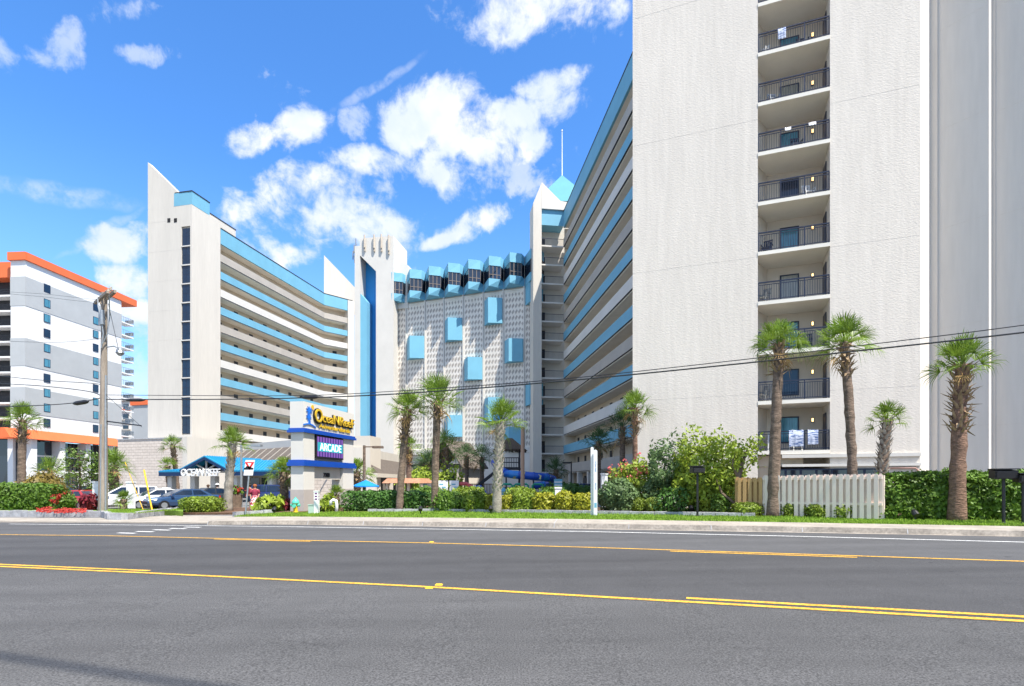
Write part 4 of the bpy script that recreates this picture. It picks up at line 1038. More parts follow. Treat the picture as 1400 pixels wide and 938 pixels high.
# ------------------------------------------------------------------ palms
def palm(label, base, top, r0, r1, cr, nl=26, seed=1, skirt=1.2, style='skirt', leaf='palm', trunkm='trunk', bootm='boot', boot_r=.32, up=1.0, dead=3, group='palms', cat='palm tree', lw=1.0, leaves=18, droop=.25):
    rd = random.Random(seed); base = Vector(base); top = Vector(top)
    t = thing('palm_tree', label, cat, base, 0, group)
    b = MB(); pts = []; rr = []
    H = (top-base).length; n = max(10, int(H/.22))
    mid = (top-base); cv = Vector((mid.x*.35, mid.y*.35, 0))
    for i in range(n+1):
        s = i/n; p = base+mid*s+cv*(-4*s*(1-s))*.35
        fl = 1+.16*math.exp(-s*H/.3)
        pts.append(p+V3(rd.gauss(0, .006), rd.gauss(0, .006), 0)); rr.append((r0+(r1-r0)*s)*fl*(1+rd.gauss(0, .05)))
    pts[0] = pts[0]-V3(0, 0, .12)
    b.tube(pts, rr, 12); b.build('trunk', M[trunkm], t, smooth=True)
    # old frond bases
    b = MB(); ns = int(skirt*(46 if style == 'skirt' else 34))
    for i in range(ns):
        s = 1-(i/ns)*skirt/H+rd.gauss(0, .004); s = min(1, max(.02, s))
        p = base+mid*s+cv*(-4*s*(1-s))*.35; r = (r0+(r1-r0)*s)*.9
        a = i*2.39996+rd.gauss(0, .1); o = Vector((math.cos(a), math.sin(a), 0)); tn = Vector((-math.sin(a), math.cos(a), 0))
        if style == 'skirt':
            el = rd.uniform(.25, 1.15) if rd.random() > .16 else rd.uniform(-.9, .1)
            ln = boot_r*rd.uniform(.7, 1.3); w_ = .055*lw
        else:
            el = rd.uniform(.75, 1.15); ln = boot_r*rd.uniform(.7, 1.0); w_ = .07*lw
        dr = o*math.cos(el)+V3(0, 0, math.sin(el)); q = p+o*r; nn = dr.cross(tn)
        tip = q+dr*ln+tn*rd.gauss(0, .03); m_ = q+dr*ln*.45
        b.faces([q-tn*w_, q+tn*w_, m_+tn*w_*.8, m_-tn*w_*.8, tip+tn*.014, tip-tn*.014, q-nn*.035, m_-nn*.03], [(0, 1, 2, 3), (3, 2, 4, 5), (1, 0, 6), (2, 1, 6, 7), (0, 3, 7, 6), (3, 5, 7), (4, 2, 7), (5, 4, 7)])
    b.build('frond_bases', M[bootm], t, recalc=False)
    def leaf_(mb, dr, pet, Lf, nleaf, dp, dry=False):
        o = Vector(dr).normalized(); side = o.cross(V3(0, 0, 1))
        if side.length < .05: side = Vector((1, 0, 0))
        side.normalize(); side = (Matrix.Rotation(rd.gauss(0, .5), 3, o) @ side); nrm = side.cross(o).normalized()
        p0 = top+V3(0, 0, -.05); hub = p0+o*pet+V3(0, 0, -dp*pet*.3)
        mb.quad(p0-side*.018, p0+side*.018, hub+side*.012, hub-side*.012); mb.quad(p0-nrm*.018, p0+nrm*.018, hub+nrm*.012, hub-nrm*.012)
        spr = math.radians(rd.uniform(66, 100))
        for k in range(nleaf):
            a = -spr+2*spr*k/(nleaf-1)+rd.gauss(0, .02)
            ld = (o*math.cos(a)+side*math.sin(a)+nrm*(.25+.2*abs(math.sin(a)))).normalized()
            ll = Lf*(.68+.32*math.cos(a*.8))*rd.uniform(.88, 1.08)
            wd = nrm.cross(ld).normalized()*.5+nrm*rd.uniform(-.5, .5); wd.normalize()
            m1 = hub+ld*ll*.5+V3(0, 0, -dp*ll*.10); m2 = hub+ld*ll*.8+V3(0, 0, -dp*ll*.32); tip = hub+ld*ll+V3(0, 0, -dp*ll*.85*rd.uniform(.5, 1.5))
            w1 = .0155*lw
            mb.quad(hub-wd*.008, hub+wd*.008, m1+wd*w1, m1-wd*w1); mb.quad(m1-wd*w1, m1+wd*w1, m2+wd*w1*.62, m2-wd*w1*.62); mb.quad(m2-wd*w1*.62, m2+wd*w1*.62, tip)
    b = MB()
    for i in range(nl):
        s = (i+.5)/nl; el = math.radians(86-100*s**1.15+rd.gauss(0, 6)); a = i*2.39996+rd.gauss(0, .25)
        dr = (math.cos(el)*math.cos(a), math.cos(el)*math.sin(a), math.sin(el)*up)
        leaf_(b, dr, cr*rd.uniform(.42, .60), cr*rd.uniform(.62, .82), leaves, droop+.75*max(0, s-.25))
    b.build('crown', M[leaf], t, recalc=False)
    if dead:
        b = MB()
        for i in range(dead):
            a = rd.random()*6.28; el = math.radians(rd.uniform(-70, -25))
            leaf_(b, (math.cos(el)*math.cos(a), math.cos(el)*math.sin(a), math.sin(el)), cr*.4, cr*.42, 11, .9, True)
        b.build('dead_fronds', M['deadleaf'], t, recalc=False)
    return t
def onlawn(px, py): return G(px, py, .15)
def tp(px, py, Y): return at(px, py, Y)
B = onlawn(1057, 706); palm('tall straight palm before the white picket fence, nearest the wooden fence', B, tp(1066, 470, B.y+.1), .23, .165, 1.12, 28, 1, 1.25, boot_r=.34, up=1, droop=.35)
B = onlawn(1168, 707); palm('tall leaning palm with slim dark trunk at the right part of the white picket fence', B, tp(1154.5, 469, B.y+.3), .18, .155, 1.2, 28, 2, 1.3, boot_r=.30, trunkm='trunk')
B = onlawn(1308, 712); palm('thick-trunked palm with ragged brown frond skirt in front of the right hedge', B, tp(1315.5, 499, B.y), .26, .185, 1.0, 24, 3, 2.3, boot_r=.36, trunkm='trunkred', up=1.15, dead=2, droop=.15)
B = G(1202, 700, .15); B = Vector((at(1202, 700, 22.6).x, 22.6, gz(15)+.1)); palm('short palm with shaggy trunk behind the end of the white picket fence', B, tp(1213.5, 574, 22.7), .2, .17, .85, 18, 4, 3.2, style='cross', bootm='bootgray', boot_r=.3, dead=1, leaves=15)
B = onlawn(546, 699); palm('leaning palm with dark frond skirt, leftmost of the three roadside palms before the patterned wall', B, tp(557.5, 560, B.y+.3), .19, .19, 1.15, 26, 5, 1.9, boot_r=.4)
B = onlawn(594, 699); palm('tallest straight roadside palm with red-brown upper trunk, before the patterned wall', B, tp(598.5, 548, B.y), .18, .19, 1.4, 32, 6, 1.0, boot_r=.46, bootm='boot', droop=.2)
B = onlawn(679, 701.5); palm('palm with pale grey criss-cross trunk before the blue slide', B, tp(685, 576, B.y), .22, .18, 1.2, 28, 7, 3.4, style='cross', trunkm='trunkgray', bootm='bootgray', boot_r=.26, dead=2)
B = G(311, 697.5, .12); palm('palm with criss-cross upper trunk beside the clipped hedge before the blue canopy', B, tp(318.5, 606, B.y), .27, .2, 1.1, 26, 8, 1.9, style='cross', trunkm='trunkgray', bootm='bootgray', boot_r=.28, dead=2)
B = G(389, 696, .12); palm('short stout palm with wide bright crown left of the white pylon sign', B, tp(388, 645, B.y), .26, .24, 1.15, 30, 9, 1.2, bootm='boot', boot_r=.3, dead=4, droop=.55)
B = Vector((at(29, 0, 38.5).x, 38.5, gz(-33)+.2)); palm('tall palm rising behind the long left hedge before the banded hotel', B, tp(31, 574, 38.7), .28, .22, 1.35, 28, 10, 1.7, boot_r=.42, dead=2)
B = Vector((at(243, 0, 64).x, 64, gz(-39))); palm('tall slender palm against the stone podium wall left of the canopy', B, tp(236, 609, 64), .3, .22, 1.35, 22, 11, 2.2, dead=1, leaves=11, lw=1.6)
B = Vector((at(232, 0, 63).x, 63, gz(-39))); palm('shorter palm against the stone podium wall left of the canopy', B, tp(229, 637, 63), .3, .22, 1.2, 20, 12, 2, dead=1, leaves=11, lw=1.6)
B = Vector((at(158, 0, 47).x, 47, gz(-34))); palm('bushy palm just right of the utility pole by the stone podium', B, tp(156, 636, 47), .32, .25, 1.5, 26, 13, 2.4, style='cross', dead=2, leaves=13, lw=1.4)
B = Vector((at(153, 0, 50).x, 50, gz(-34))); palm('thin palm partly hidden behind the utility pole', B, tp(150, 640, 50), .2, .16, 1.3, 20, 33, 1.2, dead=1, leaves=13, lw=1.4)
B = Vector((at(868, 0, 30).x, 30, gz(6)+.1)); palm('palm with rust-coloured frond skirt against the left edge of the rough white tower', B, tp(868.5, 558, 30), .13, .14, 1.08, 22, 14, 1.6, trunkm='trunkred', bootm='boot', boot_r=.34, dead=2, up=1.1)
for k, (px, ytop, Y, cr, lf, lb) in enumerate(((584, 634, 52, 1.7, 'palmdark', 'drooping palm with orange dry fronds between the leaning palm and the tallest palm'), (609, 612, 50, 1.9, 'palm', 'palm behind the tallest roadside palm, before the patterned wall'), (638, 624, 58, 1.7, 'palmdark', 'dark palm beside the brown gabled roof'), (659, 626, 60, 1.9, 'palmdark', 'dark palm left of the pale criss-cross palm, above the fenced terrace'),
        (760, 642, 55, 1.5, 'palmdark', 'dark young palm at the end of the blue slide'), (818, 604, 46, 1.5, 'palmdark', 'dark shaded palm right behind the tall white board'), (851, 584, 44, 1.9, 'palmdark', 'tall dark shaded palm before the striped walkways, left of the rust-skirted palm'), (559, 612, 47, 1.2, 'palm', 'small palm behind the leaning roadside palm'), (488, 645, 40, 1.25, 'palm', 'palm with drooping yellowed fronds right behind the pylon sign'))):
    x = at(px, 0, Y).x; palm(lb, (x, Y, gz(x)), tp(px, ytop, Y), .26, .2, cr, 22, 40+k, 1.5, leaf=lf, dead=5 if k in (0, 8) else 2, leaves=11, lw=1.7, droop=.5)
B = G(169, 697.5, .28); palm('tiny palm with thick dark trunk on the grass right of the utility pole', B, B+V3(0, 0, .62), .17, .15, .62, 16, 60, .5, boot_r=.12, dead=0, trunkm='bark', leaves=13, droop=.3)
B = G(440, 696.5, .15)+V3(0.4, 1.5, 0); palm('small palm growing inside the base of the pylon sign', B, B+V3(0, 0, .85), .14, .12, .72, 16, 61, .6, boot_r=.14, dead=1, leaves=13, droop=.4)
B = Vector((at(69, 0, 41).x, 41, gz(-32)+.2)); palm('low bushy palm with yellowed fronds behind the long left hedge', B, tp(69, 646, 41), .2, .18, 1.5, 20, 62, .8, dead=5, leaves=13, droop=.6, lw=1.3)

# ------------------------------------------------------------------ shrubs and hedges
def leafquad(mb, p, n, s, rd, el=1.7):
    n = Vector(n); a = n.cross(Vector((rd.gauss(0, 1), rd.gauss(0, 1), rd.gauss(0, 1))))
    if a.length < 1e-4: return
    a.normalize(); c = n.cross(a).normalized()
    a = a*s*el*.5; c = c*s*.5
    mb.quad(p-a, p-a*.1+c, p+a, p-a*.1-c)
def bush(label, c, rx, ry, h, n, leafm, s=.07, seed=1, group=None, cat='bush', name='bush', p=2.4, lump=.16, stems=True, lf=5.0, rz=0, spread=.75, core=True, flowers=None, el=1.7, lumpf=2.2):
    rd = random.Random(seed); c = Vector(c); t = thing(name, label, cat, c, rz, group); b = MB(); so_ = Vector((seed*3.1, seed*1.7, 0))
    def rad(d):
        x, y, z = abs(d.x)/rx, abs(d.y)/ry, abs(d.z)/(h*.55)
        return 1/((x**p+y**p+z**p)**(1/p))
    def lumpy(q): return 1+lump*2*noise.noise(q*lumpf+so_)
    zc = h*.45
    if core:
        vs = []; fs = []; nu, nv = 22, 9
        for j in range(nv+1):
            th = PI*j/nv
            for i in range(nu):
                ph = 2*PI*i/nu; d = Vector((math.sin(th)*math.cos(ph), math.sin(th)*math.sin(ph), math.cos(th)))
                q = d*rad(d); q = q*(.80*lumpy(q)); q.z = max(q.z+zc, .0); vs.append(q)
        for j in range(nv):
            for i in range(nu): fs.append((j*nu+i, j*nu+(i+1) % nu, (j+1)*nu+(i+1) % nu, (j+1)*nu+i))
        b.faces(vs, fs)
    k = 0
    while k < n:
        # area-fair sampling for long hedges
        if rx > 2*ry:
            q = Vector((rd.uniform(-rx, rx), 0, 0)); d = Vector((0, rd.gauss(0, 1), rd.gauss(0, 1))); d.normalize()
            e = (1-(abs(q.x)/rx)**p)**(1/p) if abs(q.x) < rx else 0
            r = 1/(((abs(d.y)/ry)**p+(abs(d.z)/(h*.55))**p)**(1/p))*e; q = q+d*r; nd = d
        else:
            d = Vector((rd.gauss(0, 1), rd.gauss(0, 1), rd.gauss(0, 1))); d.normalize(); q = d*rad(d); nd = Vector((d.x/rx, d.y/ry, d.z/(h*.55))).normalized()
        f = lumpy(q)*(1-.22*rd.random()**1.6+(.10*rd.random() if rd.random() < .12 else 0)); q = q*f
        q.z += zc
        if q.z < .0: k += .5; continue
        nn = nd+Vector((rd.gauss(0, spread), rd.gauss(0, spread), rd.gauss(0, spread)+.25))
        leafquad(b, q, nn.normalized(), s*rd.uniform(.65, 1.3), rd, el); k += 1
    b.build('foliage', M[leafm], t, recalc=False, world=False)
    if stems:
        b = MB()
        for i in range(5):
            a = rd.random()*6.28; r = .35*min(rx, ry)
            b.tube([(math.cos(a)*.06, math.sin(a)*.06, -.05), (math.cos(a)*r*.6, math.sin(a)*r*.6, h*.3), (math.cos(a)*r, math.sin(a)*r, h*.6)], [.035, .025, .012], 6)
        b.build('stems', M['bark'], t, world=False)
    if flowers:
        b = MB(); fm, cnt, cond = flowers
        for i in range(cnt):
            d = Vector((rd.gauss(0, 1), rd.gauss(0, 1)-.4, abs(rd.gauss(0, 1)))); d.normalize()
            if not cond(d): continue
            q = d*rad(d)*1.03*lumpy(d*rad(d)); q.z += zc
            for m_ in range(5): leafquad(b, q+Vector((rd.gauss(0, .05), rd.gauss(0, .05), rd.gauss(0, .05))), Vector((rd.gauss(0, 1), rd.gauss(0, 1)-.5, rd.gauss(0, 1))).normalized(), .09, rd, 1.1)
        fo_ = b.build('flowers', M[fm], t, recalc=False, world=False); fo_['kind'] = 'stuff'
    return t
def hb(px0, px1, ytop, ybase, label, leafm, n, seed, depth=None, up=.15, Yoff=.5, **k):
    c = G((px0+px1)/2, ybase, up); rx = (px1-px0)/2/F*c.y; h = (ybase-ytop)/F*c.y
    dy = depth or rx
    c = c+V3((c.x/c.y)*dy*.8, dy*.8, 0); c.z = gz(c.x)+up-.02
    return bush(label, c, rx, dy, h, n, leafm, seed=seed, **k)
RD = math.radians(-19.4)
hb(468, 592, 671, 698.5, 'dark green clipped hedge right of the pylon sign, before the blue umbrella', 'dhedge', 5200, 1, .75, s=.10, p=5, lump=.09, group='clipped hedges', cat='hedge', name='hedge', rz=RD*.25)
for k, (x0, x1, y0, lm, lb) in enumerate(((592, 637, 671, 'hedge', 'rounded green hedge bush just right of the tallest roadside palm'), (634, 668, 672, 'box', 'rounded bush between the tallest palm and the pale criss-cross palm'), (664, 680, 674, 'ybox', 'narrow bush half hidden left of the pale criss-cross palm trunk'),
        (683, 702, 676, 'ybox', 'small golden bush right beside the pale criss-cross palm trunk'), (699, 733, 672, 'box', 'rounded bush in front of the tan lamp post'), (729, 759, 673, 'ybox', 'golden round bush under the end of the blue slide'), (757, 785, 673, 'ybox', 'golden round bush right of the one under the slide'), (782, 814, 674, 'ybox', 'golden round bush left of the tall white board'))):
    hb(x0, x1, y0, 699.5+(x0-590)*.012, lb, lm, 1500 if x1-x0 > 25 else 800, 20+k, s=.095, p=3.2, group='rounded hedge bushes', lump=.12)
for k, (x0, x1, lm, lb) in enumerate(((560, 612, 'hedge', 'back row hedge mound behind the leaning roadside palm'), (614, 664, 'box', 'back row hedge mound left of the pale criss-cross palm'), (690, 735, 'box', 'back row hedge mound behind the tan lamp post'), (735, 775, 'hedge', 'back row hedge mound under the white bollard post'))):
    hb(x0, x1, 666, 692, lb, lm, 1200, 40+k, 1.0, s=.11, p=3, group='back row hedge mounds', lump=.15)
hb(818, 872, 655, 700, 'large blue-green round bush right of the tall white board', 'olean', 3600, 50, 1.0, s=.085, p=2.3, group='big roadside shrubs', lump=.12)
hb(836, 902, 628, 697, 'pink-flowering oleander shrub behind the blue-green round bush', 'lime', 3000, 51, 1.1, s=.10, p=2, lump=.3, core=False, group='big roadside shrubs', spread=1.2, el=2.6, flowers=('pinkflower', 110, lambda d: d.z > .25 and d.x < .25))
hb(880, 950, 604, 699, 'large loose grey-green shrub in the middle of the shrub mass', 'olean', 5200, 52, 1.3, s=.095, p=2.1, lump=.32, core=False, group='big roadside shrubs', spread=1.2, el=2.6, lumpf=1.5)
hb(922, 1010, 587, 702, 'tallest yellow-green loose shrub behind the black floodlight', 'lime', 7000, 53, 1.4, s=.10, p=2.1, lump=.34, core=False, group='big roadside shrubs', spread=1.2, el=2.2, lumpf=1.4)
hb(945, 1002, 640, 702, 'yellow-green lower shrub beside the black floodlight', 'lime', 3000, 57, .9, s=.10, p=2.2, lump=.3, core=False, group='big roadside shrubs', spread=1.2, el=2.0)
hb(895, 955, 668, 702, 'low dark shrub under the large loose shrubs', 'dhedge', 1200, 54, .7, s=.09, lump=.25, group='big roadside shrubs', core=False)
for k, (x0, x1, y0, y1, lb) in enumerate(((858, 884, 680, 699.5, 'clipped round boxwood below the pink oleander'), (883, 905, 680, 700.5, 'clipped round boxwood right of the one below the oleander'), (1003, 1042, 687, 706, 'wide low boxwood before the wooden fence'), (1068, 1093, 686, 707, 'round boxwood just right of the tall straight palm trunk'), (1101, 1131, 688, 708.5, 'round boxwood in the middle of the white picket fence'), (1136, 1174, 689, 709.5, 'round boxwood at the foot of the leaning palm'))):
    hb(x0, x1, y0, y1, lb, 'box', 1500, 70+k, s=.055, p=3, group='clipped boxwoods', lump=.06)
hb(974, 996, 676, 704, 'small leafy bush left of the wooden fence', 'hedge', 700, 79, s=.09, lump=.25, core=False)
hb(1209, 1420, 645, 713, 'long tall glossy green hedge at the right edge with a palm before it', 'hedge', 17000, 80, .7, s=.085, p=7, lump=.12, up=.12, group='clipped hedges', cat='hedge', name='hedge', rz=RD*1.0, spread=.8)
# left
B = G(40, 694, .3)
hb(-40, 92, 661, 697, 'long clipped green hedge at the left edge behind the stone kerb', 'hedge', 6500, 81, .9, s=.11, p=5, lump=.08, up=.28, group='clipped hedges', cat='hedge', name='hedge', rz=RD*.5)
hb(33, 86, 645, 694, 'rusty brown-green shrub behind the left hedge', 'rust', 1800, 82, 1.1, s=.11, p=2.2, lump=.2, up=.3, group='tall left shrubs')
hb(247, 306, 679, 700.5, 'clipped wide hedge beside the parked blue car', 'box', 3200, 83, .8, s=.085, p=3.6, lump=.06, up=.1, group='clipped hedges', cat='hedge', name='hedge')
hb(352, 388, 679, 700, 'broad-leaved tropical plant behind the yield sign', 'lime', 420, 84, .8, s=.2, p=2.2, lump=.3, up=.1, core=False, el=2.6, cat='plant', name='tropical_plant')
hb(391, 402, 683, 699, 'dark red leaved plant left of the fire hydrant', 'redleaf', 260, 85, .5, s=.13, p=2, lump=.3, up=.1, core=False, el=2.6, cat='plant', name='tropical_plant')
hb(435, 462, 678, 699.5, 'yellow-green croton at the foot of the pylon sign', 'lime', 260, 86, .5, s=.17, p=2, lump=.3, core=False, el=2.6, cat='plant', name='tropical_plant')
hb(76, 103, 675, 698, 'orange-red flowering shrub at the end of the left hedge', 'hedge', 700, 87, .5, s=.1, p=2.2, lump=.25, up=.28, flowers=('redflower', 90, lambda d: d.x < .4))
hb(110, 130, 672, 698, 'dark red leaved cordyline before the red car', 'redleaf', 300, 88, .4, s=.14, p=2, lump=.3, up=.28, core=False, el=3.0, cat='plant', name='tropical_plant')
b = MB(); rd = random.Random(4)
for i in range(800):
    px = rd.uniform(50, 118); c = G(px, rd.uniform(698.0, 701.5), .3); c.z += rd.uniform(0, .26)*(.6+.8*noise.noise(c*1.5)); leafquad(b, c, Vector((rd.gauss(0, .6), rd.gauss(0, .6)-.4, 1)).normalized(), .09, rd, 1.1)
o = b.build('flower_bed', M['redflower'], recalc=False); tag(o, 'bed of small red flowers along the stone kerb', 'flowers', kind='stuff')
# layered podocarpus tree at the left
def layer_tree(label, base, H, seed, R_=2.3):
    rd = random.Random(seed); t = thing('tree', label, 'tree', base)
    b = MB(); b.tube([(0, 0, -.1), (.08, .05, H*.4), (-.05, .1, H*.75), (.05, 0, H*.95)], [.13, .1, .06, .02], 8); f = MB()
    for i in range(26):
        z = H*(.30+.68*i/25); a = i*2.4; r = R_*(1-.62*(i/25))*rd.uniform(.65, 1.1); e = Vector((math.cos(a)*r, math.sin(a)*r, z+rd.uniform(.0, .45)))
        b.tube([(0, 0, z-.2), e*.55+Vector((0, 0, z*.42)), e], [.04, .025, .008], 5)
        for j in range(60):
            s = .35+.65*rd.random(); q = Vector((e.x*s, e.y*s, z-.2+(e.z-z+.2)*s))+Vector((rd.gauss(0, .24), rd.gauss(0, .24), rd.gauss(0, .10)))
            leafquad(f, q, Vector((rd.gauss(0, .6), rd.gauss(0, .6), 1)).normalized(), .10, rd, 2.4)
    b.build('trunk', M['bark'], t, world=False); f.build('crown', M['pine'], t, recalc=False, world=False)
B = Vector((at(108, 0, 44).x, 44, gz(-30)+.1)); layer_tree('layered green tree left of the utility pole before the banded hotel', B, 4.4, 3)
B = Vector((at(136, 0, 45).x, 45, gz(-30)+.1)); layer_tree('dark layered tree just behind the utility pole', B, 4.2, 5, 1.6)
# thin trunked tree beside the wooden fence
t = thing('tree', 'slim crooked tree with sparse pale leaves at the wooden fence', 'tree', G(1006, 704, .15)); rd = random.Random(11)
b = MB(); b.tube([(0, 0, -.1), (.1, 0, .7), (.15, .1, 1.5), (.3, .1, 2.1), (.55, .2, 2.7)], [.16, .13, .11, .08, .03], 8); b.tube([(.15, .1, 1.5), (-.1, .1, 2.1), (.0, .1, 2.6)], [.07, .04, .015], 6)
b.tube([(0.05, 0, .4), (-.5, .2, .9), (-.75, .2, 1.5)], [.06, .05, .02], 6); b.build('trunk', M['bark'], t, world=False)
f = MB()
for i in range(520):
    c = ((.6, .2, 2.75), (.0, .1, 2.6), (.75, .1, 2.35), (-.7, .2, 1.5), (.2, 0, 2.2), (.85, .2, 3.0))[i % 6]; q = Vector(c)+Vector((rd.gauss(0, .26), rd.gauss(0, .2), rd.gauss(0, .2))); leafquad(f, q, Vector((rd.gauss(0, 1), rd.gauss(0, 1), rd.gauss(0, 1)+.4)).normalized(), .095, rd, 2)
f.build('crown', M['lime'], t, recalc=False, world=False)
bush('leafy green bush before the brown gabled hut, between the two middle palms', (at(585, 0, 50).x, 50, gz(-8)), 2.4, 1.4, 2.9, 1300, 'lime', .2, 90, lump=.25, group='courtyard bushes')
bush('light green bush right of the tallest palm trunk in the courtyard', (at(612, 0, 48).x, 48, gz(-6)), 1.2, 1.0, 3.6, 600, 'lime', .2, 91, lump=.3, core=False, group='courtyard bushes')
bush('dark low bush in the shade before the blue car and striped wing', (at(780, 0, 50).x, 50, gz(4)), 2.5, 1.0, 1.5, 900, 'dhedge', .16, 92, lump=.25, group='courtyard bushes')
# ------------------------------------------------------------------ fences
def picket(label, px0, px1, y0, pyb0, pyb1, m, n, seed, name='picket_fence', wd=.13):
    a = G(px0, pyb0, .15); c = G(px1, pyb1, .15); fr = Fr(a.xy, c.xy); rd = random.Random(seed)
    t = thing(name, label, 'fence', a)
    h = (pyb0-y0)/F*a.y; b = MB(); zb = a.z
    st = fr.len/n
    for i in range(n):
        x = i*st+st/2; z0 = gz(fr.p(x, 0, 0).x)+.18; hh = h+rd.gauss(0, .012); d = .05 if i % 2 else -.05
        w_ = wd/2; b.prism([(x-w_, z0), (x+w_, z0), (x+w_, z0+hh-.07), (x+w_*.45, z0+hh), (x-w_*.45, z0+hh), (x-w_, z0+hh-.07)], d-.012, d+.012, fr)
    b.build('pickets', m, t)
    for z in (.35, h-.3):
        b = MB(); b.hexa([fr.p(0, -.035, zb+.15+z), fr.p(fr.len, -.035, c.z+.15+z), fr.p(fr.len, .035, c.z+.15+z), fr.p(0, .035, zb+.15+z), fr.p(0, -.035, zb+.24+z), fr.p(fr.len, -.035, c.z+.24+z), fr.p(fr.len, .035, c.z+.24+z), fr.p(0, .035, zb+.24+z)]); b.build('rail', m, t)
    for x in [.0]+[fr.len*i/3 for i in (1, 2, 3)]:
        b = MB(); zz = gz(fr.p(x, 0, 0).x)+.1; b.box(x-.05, x+.05, -.17, -.065, zz, zz+h+.03, fr); b.build('post', m, t)
    return t
picket('white picket fence with shadowbox boards, before the rough white tower', 1043, 1206, 651.5, 705.5, 711.0, M['fencew'], 37, 1)
picket('short unpainted wooden picket fence left of the white one', 1006, 1042, 654, 704.5, 705.3, M['fencewood'], 10, 2)

# ------------------------------------------------------------------ street furniture
def flood(label, px, pyb, ytop, yhead, w_, seed, yaw=0):
    c = G(px, pyb, .15); t = thing('floodlight', label, 'floodlight', c, yaw, 'post floodlights')
    hT = (pyb-ytop)/F*c.y; hb_ = (pyb-yhead)/F*c.y; wd = w_/F*c.y/2
    b = MB(); b.tube([(0, 0, -.2), (0, 0, hb_+.02)], .045, 10); b.lathe([(.09, 0), (.09, .04), (.05, .06)], 10); b.build('post', M['iron'], t, world=False)
    b = MB(); b.hexa([(-wd, -.16, hb_), (wd, -.16, hb_), (wd, .2, hb_+.03), (-wd, .2, hb_+.03), (-wd, -.2, hT-.04), (wd, -.2, hT-.04), (wd, .2, hT), (-wd, .2, hT)])
    b.box(-wd-.02, wd+.02, -.24, .22, hT, hT+.03); b.build('lamp_head', M['iron'], t, world=False)
    b = MB()
    for i in range(6): 
        z = hb_+.05+i*(hT-hb_-.1)/6; b.box(-wd+.03, wd-.03, -.225, -.19, z, z+.015)
    b.build('louvre', MATS['dark_door'], t, world=False)
flood('black box floodlight on a post among the loose shrubs', 953.5, 706, 638, 647, 17, 1)
flood('black louvred floodlight on a post before the right hedge', 1372, 716.5, 642, 655, 26, 2, yaw=-.3)
flood('dark floodlight cut off by the right picture edge', 1399, 717, 648, 660, 16, 3, yaw=-.3)
# tall white board pair
c = G(814.5, 705, .15); t = thing('sign_post', 'tall white double board with small blue writing standing on the lawn', 'sign', c)
k = c.y/F
b = MB(); fr = Fr((c.x-.2, c.y), (c.x+.3, c.y-.1))
z0 = c.z
def board(x0, x1, z1, d0, d1):
    n = 6; cx_ = (x0+x1)/2; r = (x1-x0)/2; pts = [(x0, z0-.1), (x1, z0-.1)]+[(cx_+r*math.cos(PI*i/n), z0+z1-r+r*math.sin(PI*i/n)) for i in range(n+1)]
    q = MB(); q.prism(pts, d0, d1, fr); return q
board(-.02, .105, (705-611)*k, -.12, -.06).build('board', M['plastic'], t); bo = board(.11, .265, (705-615)*k, .0, .08).build('board', M['plastic'], t)
q = MB(); q.box(.14, .245, .081, .083, z0+.35, z0+.55, fr); q.build('blue_mark', M['skyblue'], bo)
for i, s in enumerate(['OCEAN REEF', 'RESORT']):
    cu = bpy.data.curves.new('txt', 'FONT'); cu.body = s; cu.size = .085; cu.extrude = .002
    o_ = bpy.data.objects.new('txt', cu); COL.objects.link(o_); bpy.context.view_layer.update()
    me = bpy.data.meshes.new_from_object(o_.evaluated_get(bpy.context.evaluated_depsgraph_get())); bpy.data.objects.remove(o_)
    for v in me.vertices: v.co = fr.p(.165+v.co.y, .084, z0+2.35-v.co.x-i*.95)-c
    me.materials.clear(); me.materials.append(M['midblue']); o2 = bpy.data.objects.new('lettering', me); COL.objects.link(o2); o2.parent = t
# hydrant
c = G(404, 701, .15); t = thing('fire_hydrant', 'yellow fire hydrant with mint green bonnet and caps on the lawn', 'hydrant', c)
mint = mat('mint_paint', (.10, .50, .38), .45, .05); hy = MATS['yellow_guard']
k = .95
b = MB(); b.lathe([(.17, -.05), (.17, .05), (.115, .07), (.105, .42), (.14, .44), (.14, .48), (.001, .481)], 14); b.build('barrel', hy, t, smooth=False, world=False)
b = MB(); b.lathe([(.125, .482), (.19, .50), (.19, .55), (.17, .62), (.10, .72), (.05, .76), (.04, .82), (.001, .83)], 14); b.build('bonnet', mint, t, world=False)
b = MB(); b.tube([(-.24, 0, .40), (-.1, 0, .40)], .075, 10); b.build('cap', mint, t, world=False)
b = MB(); b.tube([(.1, 0, .40), (.24, 0, .40)], .075, 10); b.build('cap', mint, t, world=False)
b = MB(); b.tube([(0, -.25, .36), (0, -.1, .36)], .095, 10); b.build('cap', mint, t, world=False)
